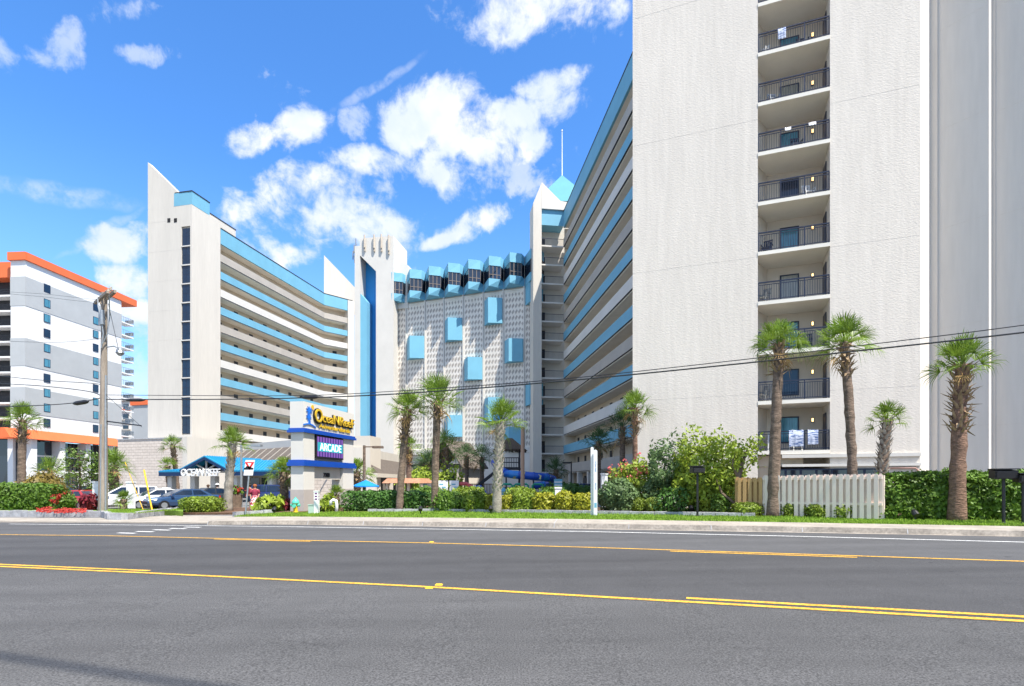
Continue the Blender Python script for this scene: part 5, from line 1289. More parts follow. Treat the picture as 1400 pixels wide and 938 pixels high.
# utility markers by the pylon
c = G(433, 702, .15); t = thing('marker_post', 'white square marker post with purple lettering before the pylon sign', 'post', c)
b = MB(); b.box(-.11, .11, -.11, .11, -.1, 1.12); b.box(-.13, .13, -.13, .13, 1.12, 1.16); b.build('post', M['plastic'], t, world=False)
b = MB(); 
for z in (.70, .84, .98): b.box(-.06, .06, -.114, -.111, z, z+.07); b.box(.111, .114, -.05, .05, z, z+.07)
b.build('mark', mat('purple_mark', (.12, .02, .14), .6), t, world=False)
c = G(427, 702, .15); o = MB(); o.box(c.x-.16, c.x+.12, c.y-.14, c.y+.14, c.z-.1, c.z+.42); o.box(c.x-.18, c.x+.14, c.y-.16, c.y+.16, c.z+.42, c.z+.47)
o = o.build('utility_box', mat('pale_green_box', (.36, .46, .40), .5)); tag(o, 'small pale green utility box beside the white marker post', 'utility box')
c = G(459.5, 699.8, .15); b = MB(); b.tube([(c.x-.28, c.y, c.z+.35), (c.x-.27, c.y, c.z+.55), (c.x-.15, c.y, c.z+.64), (c.x, c.y, c.z+.58), (c.x+.03, c.y, c.z+.4), (c.x+.03, c.y, c.z-.1)], .09, 10)
o = b.build('vent_pipe', M['plastic'], smooth=True); tag(o, 'curved white vent pipe on the lawn right of the pylon sign', 'pipe')
# yield sign
c = G(335, 709, .0); t = thing('road_sign', 'white sign with a red yield triangle and car symbol on a leaning steel post', 'road sign', c); k = c.y/F
tx = 7.0*k; zt_ = (709-630)*k
b = MB(); b.bar((0, 0, -.1), (tx*1.02, 0, zt_), .06, .05); b.build('post', M['steel'], t, world=False)
z0, z1 = (709-650)*k, (709-629)*k; wd = 6.3*k; x0 = tx*.86
fr = Fr((c.x+x0-1, c.y), (c.x+x0+1, c.y))
b = MB(); b.hexa([c+V3(x0-wd-.04, -.05, z0), c+V3(x0+wd-.04, -.05, z0), c+V3(x0+wd-.04, -.03, z0), c+V3(x0-wd-.04, -.03, z0), c+V3(x0-wd+.06, -.05, z1), c+V3(x0+wd+.06, -.05, z1), c+V3(x0+wd+.06, -.03, z1), c+V3(x0-wd+.06, -.03, z1)]); pl = b.build('sign_plate', M['plastic'], t)
red = mat('sign_red', (.62, .02, .02), .5); b = MB(); zm = c.z+z1-.1
def tri(s, d0, d1, dz=0): return [(1+.03-s, zm-dz), (1+.03+s, zm-dz), (1+.03, zm-s*1.7-dz)]
b.prism(tri(.24, 0, 0), .051, .056, fr); b.build('yield_triangle', red, pl)
b = MB(); b.prism(tri(.10, 0, 0, .055), .057, .06, fr); b.build('triangle_inner', M['plastic'], pl)
b = MB(); zq = c.z+z0+.28; b.prism([(.74, zq), (1.2, zq), (1.22, zq+.09), (1.12, zq+.1), (1.06, zq+.17), (.88, zq+.17), (.82, zq+.1), (.74, zq+.09)], .051, .056, fr); b.build('car_symbol', M['iron'], pl)
# lamp posts
def lamppost(label, px, pyb, ytop, Y, m, r=.08, arm=0, name='lamp_post', cat='lamp post', head=True):
    x = at(px, 0, Y).x; c = Vector((x, Y, gz(x))); h = at(px, ytop, Y).z-c.z
    t = thing(name, label, cat, c); b = MB(); b.tube([(0, 0, -.2), (0, 0, h)], [r, r*.85], 10); b.build('pole', m, t, world=False)
    if arm:
        b = MB(); b.bar((0, 0, h-.1), (arm, 0, h-.1), .08); b.box(min(arm, arm-.0)-.35, arm+.35, -.2, .2, h-.2, h-.05); b.build('lamp_head', m, t, world=False)
    return t
tanm = mat('tan_post', (.36, .23, .16), .6, .08)
lamppost('plain tan lamp post standing before the blue slide', 714.5, 0, 584, 42, tanm, .16)
lamppost('dark brown lamp post right of the pylon sign by the blue umbrella', 498, 0, 609, 38, M['trunk'], .11, .95)
lamppost('grey lamp post behind the criss-cross palm before the blue canopy', 330, 0, 607, 42, M['steel'], .09, 1.2)
lamppost('black lamp post before the striped wing, right of the slide', 781, 0, 631, 52, M['iron'], .07, -.45)
# white bollards
for px, py, h, Y, lb in ((133, 693, 1.45, 33.5, 'white flat-topped post right of the red car'), (179, 693, 1.45, 34, 'white flat-topped post before the white minivan'), (763, 690, .8, 30, 'short white bollard behind the golden bushes'), (826, 672, 1.2, 31, 'white post standing behind the tall white board'), (228, 684, 1.5, 42, 'white post in front of the stone podium')):
    x = at(px, 0, Y).x; b = MB(); z = at(px, py, Y).z
    zt_ = at(px, 660 if px < 200 else (668 if px == 763 else (649 if px == 826 else 668)), Y).z
    zg = gz(x); b.box(x-.17, x+.17, Y-.17, Y+.17, zg, zt_); b.box(x-.2, x+.2, Y-.2, Y+.2, zt_, zt_+.08); o = b.build('bollard', M['plastic']); tag(o, lb, 'bollard', 'white posts')
# small lawn lights
for px, py, lb in ((575, 702.5, 'small black lawn spotlight between the two left roadside palms'), (671, 702.5, 'small black lawn spotlight left of the pale criss-cross palm'), (375, 703, 'small black lawn spotlight left of the fire hydrant'), (1251, 712, 'dark garden spotlight in front of the right hedge'), (945, 702, 'small black spotlight on the stone border left of the floodlight post')):
    c = G(px, py, .15); t = thing('spotlight', lb, 'spotlight', c, 0, 'lawn spotlights')
    b = MB(); b.tube([(0, 0, -.05), (0, 0, .2)], .03, 8); b.build('stake', M['iron'], t, world=False); b = MB(); b.tube([(0, -.08, .18), (0, .03, .28), (0, .1, .36)], [.10, .10, .05], 10); b.build('lamp_head', M['iron'], t, world=False)
# ------------------------------------------------------------------ utility pole and wires
pb = Vector((at(140.5, 0, 31).x, 31, 0)); pb.z = gz(pb.x)+.25
Hh = at(143, 400, 31).z-pb.z
t = thing('utility_pole', 'weathered wooden utility pole with crossarms, guy hardware and lamp at the left', 'utility pole', pb)
b = MB(); b.tube([(0, 0, -.3), (.03, 0, 2), (.05, 0, Hh*.5), (.10, 0, Hh)], [.235, .225, .18, .14], 14); b.build('pole', M['wood'], t, world=False)
b = MB(); b.tube([(.25, -.12, 0), (.24, -.11, Hh*.45), (.24, -.08, Hh*.62)], .055, 8); b.tube([(.05, -.25, .0), (.08, -.23, 4.9)], .035, 6); b.build('conduit', M['steel'], t, world=False)
rdn = V3(.943, -.332, 0); ar = V3(.75, -.66, 0)
for dz, q in ((-.35, .18), (-.2, -.2)):
    b = MB(); o_ = V3(.1, 0, Hh+dz)+V3(-.33, -.94, 0)*q*1; b.bar(o_-ar*1.35, o_+ar*1.45, .13, .16); b.build('crossarm', M['wood'], t, world=False)
b = MB()
for s in (-1, 1): b.bar(V3(.1, -.1, Hh-1.1), V3(.1, -.1, Hh-.35)+ar*s*.75, .05, .05)
b.build('brace', M['wood'], t, world=False)
for s in (-1.25, -.7, -.3, .35, .8, 1.3):
    b = MB(); p_ = V3(.1, 0, Hh-.25)+ar*s; b.lathe([(.03, 0), (.05, .08), (.08, .1), (.05, .14), (.08, .17), (.05, .21), (.07, .25), (.02, .28)], 8, p_); b.build('insulator', MATS['antenna_cover'], t, world=False)
b = MB()
for s in (-.55, .5): b.tube([V3(.1, -.22, Hh-1.9)+ar*s*.3, V3(.1, -.22, Hh-1.1)+ar*s*.3], .11, 8)
b.tube([V3(.1, -.3, Hh-.3)-ar*.6, V3(.0, -.35, Hh-.9), V3(.2, -.35, Hh-1.7), V3(.25, -.3, Hh-2.4), V3(.15, -.3, Hh-3.2)], .03, 5)
b.tube([V3(.1, 0, Hh-.4)+ar*1.0, V3(.55, -.2, Hh-1.4), V3(.45, -.25, Hh-2.4), V3(.2, -.3, Hh-3)], .03, 5)
b.build('hardware', M['steel'], t, world=False)
b = MB(); za = at(0, 486, 31).z-pb.z; b.tube([V3(.1, 0, za+.45), V3(.7, -.1, za+.5), V3(1.05, -.1, za+.35)], .035, 6); b.build('lamp_arm', M['steel'], t, world=False)
b = MB(); b.lathe([(.05, za+.42), (.16, za+.34), (.19, za+.2), (.22, za+.12), (.12, za-.02), (.02, za-.06)], 10, (1.05, -.1, 0)); b.build('lamp_head', M['steel'], t, world=False)
def cable(label, pts, r=.018, sag=0, n=24, lump=None):
    a, c = Vector(pts[0]), Vector(pts[-1]); P = []
    if len(pts) == 2: P = [a.lerp(c, i/n)+V3(0, 0, -4*sag*(i/n)*(1-i/n)) for i in range(n+1)]
    else: P = [Vector(p) for p in pts]
    b = MB(); b.tube(P, r, 6)
    if lump:
        for (u0, u1, rr) in lump: q = [a.lerp(c, u0+(u1-u0)*j/6)+V3(0, 0, -4*sag*(u0+(u1-u0)*j/6)*(1-u0-(u1-u0)*j/6)) for j in range(7)]; b.tube(q, [rr*.4, rr, rr, rr, rr, rr, rr*.4], 8)
    o = b.build('overhead_cable', M['iron']); tag(o, label, 'cable', 'overhead cables'); return o
pc = lambda py: Vector((pb.x+.05, 30.9, at(0, py, 31).z))
def px_pt(px, py, Y): return at(px, py, Y)
def along(px):  # depth of the cable line (parallel to the road) at an image column
    u = (px-CX)/F; s = (u*31-pb.x)/(.943+.332*u); return 31-.332*s
def hang(label, ctrl, r, lump=None):
    P = []
    pts = [at(px, py, along(px)) for px, py in ctrl]
    # smooth through control points (Catmull-Rom)
    for i in range(len(pts)-1):
        p0 = pts[max(0, i-1)]; p1 = pts[i]; p2 = pts[i+1]; p3 = pts[min(len(pts)-1, i+2)]
        for j in range(8):
            u = j/8; P.append(.5*((2*p1)+(p2-p0)*u+(2*p0-5*p1+4*p2-p3)*u*u+(3*p1-p0-3*p2+p3)*u**3))
    P.append(pts[-1]); b = MB(); b.tube(P, r, 6)
    if lump:
        for x0, x1, y0, y1, rr in lump:
            q = [at(x0+(x1-x0)*j/8, y0+(y1-y0)*j/8, along(x0+(x1-x0)*j/8)) for j in range(9)]; b.tube(q, [rr*.3, rr*.8, rr, rr, rr, rr, rr, rr*.8, rr*.3], 8)
    o = b.build('overhead_cable', M['iron']); tag(o, label, 'cable', 'overhead cables'); return o
hang('upper overhead cable without splice cases from the utility pole to the right edge', [(143, 540), (300, 541), (430, 540.5), (560, 533.5), (760, 519), (1000, 493.5), (1180, 472), (1300, 457.5), (1400, 444.5), (1500, 430)], .016)
hang('lower overhead cable with black splice cases from the utility pole to the right edge', [(143, 546), (300, 546), (430, 543.5), (560, 537.5), (760, 522), (1000, 498.5), (1180, 479), (1300, 466), (1400, 454.5), (1500, 443)], .027, [(172, 198, 547, 547, .09), (412, 436, 543.6, 543, .08)])
def lhang(label, ctrl, r, lump=None): return hang(label, ctrl, r, lump)
lhang('thin overhead cable left of the utility pole, third from its top', [(-60, 508), (0, 514), (60, 520), (125, 524), (142, 527)], .018)
lhang('overhead cable running left from the utility pole just below the window rows', [(-60, 517), (0, 524), (60, 528), (120, 535), (142, 543)], .022)
lhang('overhead cable with a thick black splice case left of the utility pole', [(-60, 556), (0, 556), (60, 554), (100, 551), (125, 547), (142, 543)], .025, [(100, 121, 552, 549, .13)])
lhang('thin high wire running left from the pole crossarm', [(-60, 390), (0, 398), (60, 402), (115, 408), (140, 410)], .008)
lhang('second thin high wire running left from the pole crossarm', [(-60, 388), (0, 400), (60, 406), (112, 412), (138, 413)], .008)
lhang('thin wire left of the utility pole at mid height', [(-60, 462), (0, 466), (60, 468), (100, 467), (142, 462)], .010)
cable('guy wire slanting down right of the utility pole to a short spar', [px_pt(148, 415, 31), px_pt(162, 478, 30.5)], .014)
cable('short guy spar reaching right from the utility pole', [px_pt(146, 576, 31), px_pt(193, 582, 30)], .035)
cable('thin guy wire from the pole to the end of the short spar', [px_pt(146, 541, 31), px_pt(194, 584, 30)], .012)
cable('overhead cable high above the near lane whose shadow crosses it', [(-26, 6.2, 22.3), (30, -13.6, 22.0)], .05, .3)
for (a_, c_, lb) in ((G(208, 698, .28), at(197, 643, 33), 'yellow guy wire guard leaning before the stone podium, nearer the cars'), (G(196, 698, .28), at(171, 632, 32), 'thin yellow guy wire guard close to the tiny palm')):
    b = MB(); b.tube([a_, c_], [.04, .048] if 'nearer' in lb else [.018, .018], 8); o = b.build('guy_guard', M['yelplastic']); tag(o, lb, 'guy guard', 'yellow guy guards')

# ------------------------------------------------------------------ courtyard: umbrella, hut, slide, playground
c = Vector((at(489, 0, 38).x+.8, 38, gz(-10))); zt_ = at(0, 656, 38).z-c.z
c.x = at(500, 0, 38).x
t = thing('umbrella', 'bright blue patio umbrella right of the pylon sign', 'umbrella', c); b = MB()
n = 8; R_ = 18*38/F
vs = [V3(0, 0, zt_)]+[V3(R_*math.cos(2*PI*i/n+.2), R_*math.sin(2*PI*i/n+.2), zt_-.42) for i in range(n)]+[V3(0, 0, zt_-.06)]+[V3(R_*math.cos(2*PI*i/n+.2), R_*math.sin(2*PI*i/n+.2), zt_-.50) for i in range(n)]
b.faces(vs, [(0, 1+i, 1+(i+1) % n) for i in range(n)]+[(n+1, n+2+(i+1) % n, n+2+i) for i in range(n)]+[(1+i, n+2+i, n+2+(i+1) % n, 1+(i+1) % n) for i in range(n)]); b.build('canopy', mat('umbrella_blue', (.01, .22, .62), .7, .05), t, world=False)
b = MB(); b.tube([(0, 0, -.1), (0, 0, zt_-.05)], .03, 8); b.build('pole', M['plastic'], t, world=False)
# brown gabled hut
hx, hy_ = at(615, 0, 66).x, 66.0; zg = gz(hx)
t = thing('hut', 'small cream hut with brown shingle gable roof behind the middle palms', 'hut', (hx, hy_, zg))
Fh = Fr((at(566, 0, 66).x, 67), (at(634, 0, 64).x, 64)); ze_ = Fh.z_at(630, 640); zr_ = Fh.z_at(612, 603)
b = MB(); b.box(.6, Fh.len-.6, -5, -.6, zg-.2, ze_, Fh); b.build('wall', M['cream'], t)
b = MB(); tm = Fh.t_at(608)
slab(b, [Fh.p(tm, .3, zr_), Fh.p(Fh.len, .3, ze_), Fh.p(Fh.len, -6, ze_), Fh.p(tm, -6, zr_)], .18); slab(b, [Fh.p(0, .3, ze_), Fh.p(tm-.02, .3, zr_), Fh.p(tm-.02, -6, zr_), Fh.p(0, -6, ze_)], .18)
b.build('roof', M['brownroof'], t)
b = MB(); b.box(1, Fh.len-1, -.6, -.55, zg+.9, ze_-.5, Fh); b.build('window', M['dark'], t)
for t0, t1 in ((.6, 1.0), (Fh.len-1, -.6+Fh.len)): b = MB(); b.box(t0, t1, -.3, .1, zg-.2, ze_, Fh); b.build('post', M['tan'], t)
# tiki bar counter roof
hx = at(545, 0, 45).x
t = thing('bar_counter', 'low snack bar with reddish tiled canopy behind the leaning palm', 'bar', (hx, 46, gz(hx)))
Fb_ = Fr((at(527, 0, 46).x, 46), (at(578, 0, 45).x, 45)); z1_, z0_ = Fb_.z_at(550, 654), Fb_.z_at(550, 660.5)
b = MB(); b.hexa([Fb_.p(0, .6, z0_), Fb_.p(Fb_.len, .6, z0_), Fb_.p(Fb_.len, -2, z0_), Fb_.p(0, -2, z0_), Fb_.p(.2, .1, z1_), Fb_.p(Fb_.len-.2, .1, z1_), Fb_.p(Fb_.len-.2, -1.6, z1_), Fb_.p(.2, -1.6, z1_)]); b.build('tiled_canopy', mat('terracotta', (.42, .20, .12), .8, .25, 5), t)
for tt in (.15, 1.2, 2.1, Fb_.len-.2): b = MB(); b.box(tt-.1, tt+.1, -.2, .0, -.3, z0_, Fb_); b.build('post', M['tan'], t)
b = MB(); b.box(.1, Fb_.len-.1, -.5, -.2, -.3, .75, Fb_); b.build('counter', M['tan'], t)
# slide
sl = mat('slide_blue', (.012, .075, .42), .3, .2, .6, spec=.5, col2=(.02, .20, .55), c2lo=.5, c2hi=.54)
YS = 50
sx = lambda px: at(px, 0, YS).x
t = thing('water_slide', 'blue tube water slide with yellow splash marks curling down to the right', 'slide', (sx(725), YS, gz(sx(725))))
S_ = [(676, 632, 53, 0), (684, 641, 51.5, 0), (692, 647, 50, 0), (704, 649, 49.5, 0), (718, 650, 49.5, 0), (732, 651.5, 49.5, 0), (745, 652.5, 50, 0), (754, 655, 51, 0), (757, 659, 52.5, 0), (750, 662, 54, 0), (740, 663, 54.5, 0), (728, 665, 54.5, 0)]
pts = [at(a_, b_, Yd) for a_, b_, Yd, _ in S_]; P = []
for i in range(len(pts)-1):
    p0 = pts[max(0, i-1)]; p1 = pts[i]; p2 = pts[i+1]; p3 = pts[min(len(pts)-1, i+2)]
    for j in range(5): u = j/5; P.append(.5*((2*p1)+(p2-p0)*u+(2*p0-5*p1+4*p2-p3)*u*u+(3*p1-p0-3*p2+p3)*u**3))
b = MB(); b.tube(P, .36, 14, cap=False); tu = b.build('tube', sl, t, smooth=True)
b = MB(); rd = random.Random(3)
for i in (6, 14, 19, 26, 33, 36, 42, 47):
    p_ = P[i]; d = (P[i+1]-P[i]).normalized()
    a0 = rd.uniform(-1.0, .2)
    for j in range(1):
        a = a0; nn = Vector((0, -math.cos(a), math.sin(a)+.2)).normalized(); q = p_+nn*.37+d*rd.uniform(-.25, .25); b = MB(); leafquad(b, q, nn, .42, rd, 1.3); b.build('splash_mark', MATS.get('splash_yellow') or mat('splash_yellow', (.62, .56, .22), .5, .1), tu, recalc=False)
if 0: b.build('splash_mark', mat('splash_yellow', (.62, .56, .22), .5, .1), tu, recalc=False)
for i in (10, 17, 24, 31, 36, 41): 
    b = MB(); d = (P[i+1]-P[i]).normalized(); b.tube([P[i]-d*.05, P[i]+d*.05], .40, 14); b.build('flange', M['trimblue'], tu)
    if i in (10, 17, 24, 36): b = MB(); b.tube([P[i]-V3(0, 0, .38), (P[i].x, P[i].y, -.2)], .07, 8); b.build('support', M['iron'], t)
# slide tower with thatched roof
tx_, Yt = at(697, 0, 54).x, 54.0; t = thing('slide_tower', 'dark wooden slide tower with brown thatched roof', 'tower', (tx_, Yt, gz(tx_)))
zr1_, zr0_, zd = at(0, 599, Yt).z, at(0, 614, Yt).z, at(0, 641, Yt).z
hw = .95
b = MB(); rr = 1.5; vs = [V3(tx_+rr*sx_, Yt+rr*sy_, zr0_-.1) for sx_, sy_ in ((-1, -1), (1, -1), (1, 1), (-1, 1))]+[V3(tx_-.25, Yt, zr1_), V3(tx_+.25, Yt, zr1_)]
b.faces(vs, [(0, 1, 5, 4), (1, 2, 5), (2, 3, 4, 5), (3, 0, 4), (3, 2, 1, 0)]); rf = b.build('thatched_roof', M['thatch'], t)
b = MB(); rd = random.Random(8)
for i in range(260):
    sd = rd.randrange(4); u = rd.uniform(-1, 1); p_ = [V3(u*rr, -rr, 0), V3(rr, u*rr, 0), V3(u*rr, rr, 0), V3(-rr, u*rr, 0)][sd]; q = V3(tx_, Yt, zr0_-.1)+p_
    b.bar(q-p_*.25+V3(0, 0, .28), q+p_*.06-V3(rd.gauss(0, .05), rd.gauss(0, .05), rd.uniform(.05, .2)), .05, .02)
b.build('thatch_fringe', M['thatch'], rf)
for sx_, sy_ in ((-1, -1), (1, -1), (1, 1), (-1, 1)):
    b = MB(); b.bar((tx_+hw*sx_, Yt+hw*sy_, -.2), (tx_+hw*sx_, Yt+hw*sy_, zr0_), .14); b.build('post', M['darkdoor'], t)
b = MB(); b.box(tx_-1.1, tx_+1.1, Yt-1.1, Yt+1.1, zd-.1, zd+.05); b.build('deck', M['darkdoor'], t); b = MB(); b.box(tx_-1.1, tx_+1.1, Yt-1.1, Yt+1.1, zd-1.9, zd-1.8); b.build('deck', M['darkdoor'], t)
b = MB()
for z in (zd+.05, zd+.55, zd+1.0): b.box(tx_-1, tx_+1, Yt-1.02, Yt-.95, z, z+.09); b.box(tx_-1.02, tx_-.95, Yt-1, Yt+1, z, z+.09)
for i in range(13): x = tx_-1+i/6; b.box(x-.03, x+.03, Yt-1.04, Yt-1.0, zd+.05, zd+1.0)
b.build('railing', M['darkdoor'], t)
b = MB(); b.bar((tx_-1, Yt+.2, zd), (tx_-4.6, Yt+1, .2), .2, .25); b.bar((tx_-1, Yt-.9, zd), (tx_-4.6, Yt-.1, .2), .2, .25)
for i in range(14):
    f_ = i/14; b.bar((tx_-1-3.6*f_, Yt-.9+.8*f_, zd+(.2-zd)*f_), (tx_-1-3.6*f_, Yt+.2+.8*f_, zd+(.2-zd)*f_), .25, .05)
b.build('stairs', M['darkdoor'], t)
# playground frame
grn = mat('play_green', (.02, .27, .17), .4, .05)
px0 = at(733, 0, 47).x; t = thing('splash_playground', 'green splash play frame with drums below the blue slide', 'playground', (px0, 47, gz(px0)))
b = MB(); zt_ = at(0, 662, 47).z
for x0, x1 in ((686, 700), (703, 722), (728, 742)):
    xa_, xb_ = at(x0, 0, 47).x, at(x1, 0, 47).x
    b.tube([(xa_, 47, -.2), (xa_, 47, zt_-.1), (xa_+.15, 47, zt_), (xb_-.15, 47, zt_), (xb_, 47, zt_-.1), (xb_, 47, -.2)], .09, 8)
b.build('frame', grn, t)
for px, col in ((688, M['skyblue']), (697, grn), (711, M['skyblue'])):
    b = MB(); x = at(px, 0, 46.6).x; b.tube([(x, 46.6, -.1), (x, 46.6, .35), (x, 46.6, .9), (x, 46.6, 1.2)], [.35, .3, .35, .1], 10); b.build('spray_drum', col, t)
# blue fish-shaped trash/ sign stand
xq = at(763, 0, 44).x; t = thing('play_figure', 'blue and white striped play stand right of the slide', 'play figure', (xq, 44, gz(xq)))
b = MB(); b.box(xq-.32, xq+.32, 43.8, 44.2, .35, at(0, 655, 44).z); b.tube([(xq-.5, 44, .2), (xq, 44, .4), (xq+.5, 44, .2)], .18, 8); b.build('body', M['skyblue'], t)
b = MB()
for z in (.7, 1.0, 1.35, 1.6): b.box(xq-.3, xq+.3, 43.78, 43.8, z, z+.1)
b.build('stripe', M['plastic'], t)
# kiosk, pool float rack etc. in the courtyard
xq = at(634, 0, 48).x; t = thing('kiosk', 'low red and blue ride booth with white trim behind the middle hedge bushes', 'booth', (xq, 48, gz(xq)))
z1_ = at(0, 661, 48).z; b = MB(); b.box(xq-.8, xq+.8, 47.4, 48.6, -.2, z1_-.35); b.build('body', mat('booth_red', (.45, .03, .04), .5), t)
b = MB(); b.tube([(xq-1.0, 47.3, z1_-.35), (xq-.4, 47.3, z1_-.02), (xq+.3, 47.3, z1_-.02), (xq+1.1, 47.3, z1_-.5)], .16, 8); b.build('roof_arch', mat('booth_pink', (.55, .10, .10), .5), t)
b = MB(); b.tube([(xq+.5, 47.25, z1_-.45), (xq+1.5, 47.25, z1_-.35), (xq+1.9, 47.25, z1_-.9)], .22, 8); b.build('side_wing', M['trimblue'], t)
for px, lb in ((606, 'blue and white striped sign stand left of the red booth'), (621, 'pale blue sign stand with white marks left of the red booth'), (584, 'pale striped sign stand by the tiled snack bar')):
    xq = at(px, 0, 47).x; t = thing('sign_stand', lb, 'sign stand', (xq, 47, gz(xq)), 0, 'courtyard sign stands')
    b = MB(); b.box(xq-.4, xq+.4, 46.95, 47.05, -.1, at(0, 657, 47).z); b.build('panel', M['plastic'], t); b = MB(); rd = random.Random(px)
    for i in range(5): x0 = xq-.38+rd.random()*.4; z0_ = .4+i*.25; b.box(x0, x0+.34, 46.94, 46.95, z0_, z0_+.12)
    b.build('mark', M['skyblue'], t)
xq = at(665, 0, 60).x
t = thing('terrace_fence', 'dark timber terrace railing in the shade behind the middle palms', 'fence', (xq, 60, gz(xq))); b = MB()
fr = Fr((at(628, 0, 61).x, 61), (at(690, 0, 58).x, 58))
for i in range(30): b.box(fr.len*i/30, fr.len*i/30+.06, -.05, 0, -.1, 1.4, fr)
b.box(0, fr.len, -.08, .02, 1.4, 1.5, fr); b.box(0, fr.len, -.08, .02, .3, .4, fr); b.build('railing', M['trunk'], t)
# ------------------------------------------------------------------ cars
def car(label, loc, rz, col, kind='sedan', Lc=4.6, Wc=1.82, Hc=1.45, name='parked_car', cat='car'):
    t = thing(name, label, cat, loc, rz, 'parked cars')
    body = mat('car_paint', col, .28, 0, spec=.5, coat=.7)
    hw = Wc/2; x0, x1 = -Lc/2, Lc/2      # front at +x
    if kind == 'sedan':
        st = [(x0, .42, .78, .62), (x0+.12, .30, .98, .86), (x0+.75, .22, 1.02, .98), (x0+1.5, .2, .98, 1), (0, .2, .94, 1), (x1-1.3, .2, .92, 1), (x1-.7, .22, .86, .97), (x1-.15, .30, .72, .86), (x1, .40, .62, .62)]
        roof = [(x0+.55, 1.0), (x0+1.25, Hc-.08), (x0+1.9, Hc), (x0+2.5, Hc-.02), (x1-1.15, .92)]
    else:
        st = [(x0, .42, .95, .75), (x0+.08, .30, 1.08, .92), (x0+.6, .22, 1.10, .99), (x0+1.5, .2, 1.08, 1), (0, .2, 1.05, 1), (x1-1.3, .2, 1.04, 1), (x1-.7, .22, .98, .97), (x1-.12, .32, .86, .88), (x1, .44, .76, .7)]
        roof = [(x0+.06, 1.08), (x0+.35, Hc-.06), (x0+1.0, Hc), (x0+2.6, Hc-.02), (x1-1.2, 1.04)]
    b = MB(); n = 10; vs = []; fs = []
    for (x, zb, zt, wf) in st:
        w_ = hw*wf; zm = (zb+zt)/2
        for (yy, zz) in ((-.55*w_, zb), (.55*w_, zb), (.93*w_, zb+.1), (w_, zm), (.95*w_, zt-.08), (.80*w_, zt), (-.80*w_, zt), (-.95*w_, zt-.08), (-w_, zm), (-.93*w_, zb+.1)): vs.append(V3(x, yy, zz))
    for i in range(len(st)-1):
        for k in range(n): fs.append((i*n+k, i*n+(k+1) % n, (i+1)*n+(k+1) % n, (i+1)*n+k))
    fs += [tuple(range(n-1, -1, -1)), tuple(range((len(st)-1)*n, len(st)*n))]
    b.faces(vs, fs)
    # cabin shell
    vs = []; fs = []; base = roof[0][1]
    up = [(x, z) for x, z in roof]
    cw0, cw1 = hw*.86, hw*.66
    def cwid(z): return cw0+(cw1-cw0)*max(0, (z-.95)/(Hc-.95))
    for s in (-1, 1):
        for x, z in up: vs.append(V3(x, s*cwid(z), z))
        vs.append(V3(up[-1][0], s*cw0, .84)); vs.append(V3(up[0][0], s*cw0, .84))
    m_ = len(up)+2
    fs.append(tuple(range(m_))); fs.append(tuple(range(2*m_-1, m_-1, -1)))
    for k in range(len(up)-1): fs.append((k, m_+k, m_+k+1, k+1))
    b.faces(vs, fs); bo = b.build('body', body, t, smooth=False, world=False)
    g = MB()
    def W_(x, z, s, o=.012): return V3(x, s*(cwid(z)+o), z)
    # side windows, split by the pillar
    zb = base+.03
    xr0, xr1, xf = roof[0][0], roof[1][0], roof[-1][0]
    xt1 = roof[-2][0]
    zt = Hc-.1
    for s in (-1, 1):
        mid = (xr1+xt1)/2+.05
        rl = xr0+(xr1-xr0)*.35+.12
        g.quad(W_(rl, zb, s), W_(mid-.04, zb, s), W_(mid-.04, zt, s), W_(xr1+.12, zt, s))
        g.quad(W_(mid+.04, zb, s), W_(xf-.28, zb, s), W_(xt1+.0, zt, s), W_(mid+.04, zt, s))
    def slope(xa, za, xb, zb2, o):  # windscreen
        d = Vector((xb-xa, 0, zb2-za)); nn = Vector((-d.z, 0, d.x)).normalized()*o
        g.quad(V3(xa, -cwid(za)*.94, za)+nn, V3(xa, cwid(za)*.94, za)+nn, V3(xb, cwid(zb2)*.92, zb2)+nn, V3(xb, -cwid(zb2)*.92, zb2)+nn)
    xa, za = roof[-2]; xb, zb2 = roof[-1]; slope(xb-.06, zb2+.03, xa+.05, za-.03, -.015)
    xa, za = roof[0]; xb, zb2 = roof[1]; slope(xa+.05, za+.04, xb-.02, zb2-.02, .015)
    g.build('window', M['glassblue'], t, recalc=False, world=False)
    for sx_ in (x0+.85, x1-.88):
        for s in (-1, 1):
            b = MB(); y = s*(hw-.1); b.tube([(sx_, y-.11, .33), (sx_, y+.11, .33)], .33, 18); wh = b.build('wheel', M['iron'], t, world=False)
            b = MB(); b.tube([(sx_, y+s*.10, .33), (sx_, y+s*.118, .33)], .2, 12); b.build('rim', M['steel'], wh, world=False)
    hl = MATS.get('headlight') or mat('headlight', (.75, .78, .8), .1, 0, spec=.8)
    tl = MATS.get('taillight') or mat('taillight', (.45, .01, .01), .2, 0, spec=.6)
    zf = .66 if kind == 'sedan' else .80
    for s in (-1, 1):
        b = MB(); b.hexa([(x1-.42, s*hw*.90, zf), (x1-.06, s*hw*.58, zf-.04), (x1-.02, s*hw*.56, zf-.03), (x1-.40, s*hw*.96, zf), (x1-.5, s*hw*.88, zf+.13), (x1-.12, s*hw*.58, zf+.09), (x1-.09, s*hw*.56, zf+.09), (x1-.48, s*hw*.955, zf+.13)]); b.build('headlight', hl, t, world=False)
        b = MB(); b.box(x0-.02, x0+.12, s*hw*.62-.16, s*hw*.62+.12, .72, .92); b.build('taillight', tl, t, world=False)
        b = MB(); b.box(xf-.35, xf-.15, s*(hw*.98)-.02*s, s*(hw+.14), .98, 1.1); b.build('mirror', body, t, world=False)
    b = MB(); b.box(x1-.10, x1+.012, -hw*.45, hw*.45, .42, .56); b.build('grille', M['iron'], t, world=False)
    return t
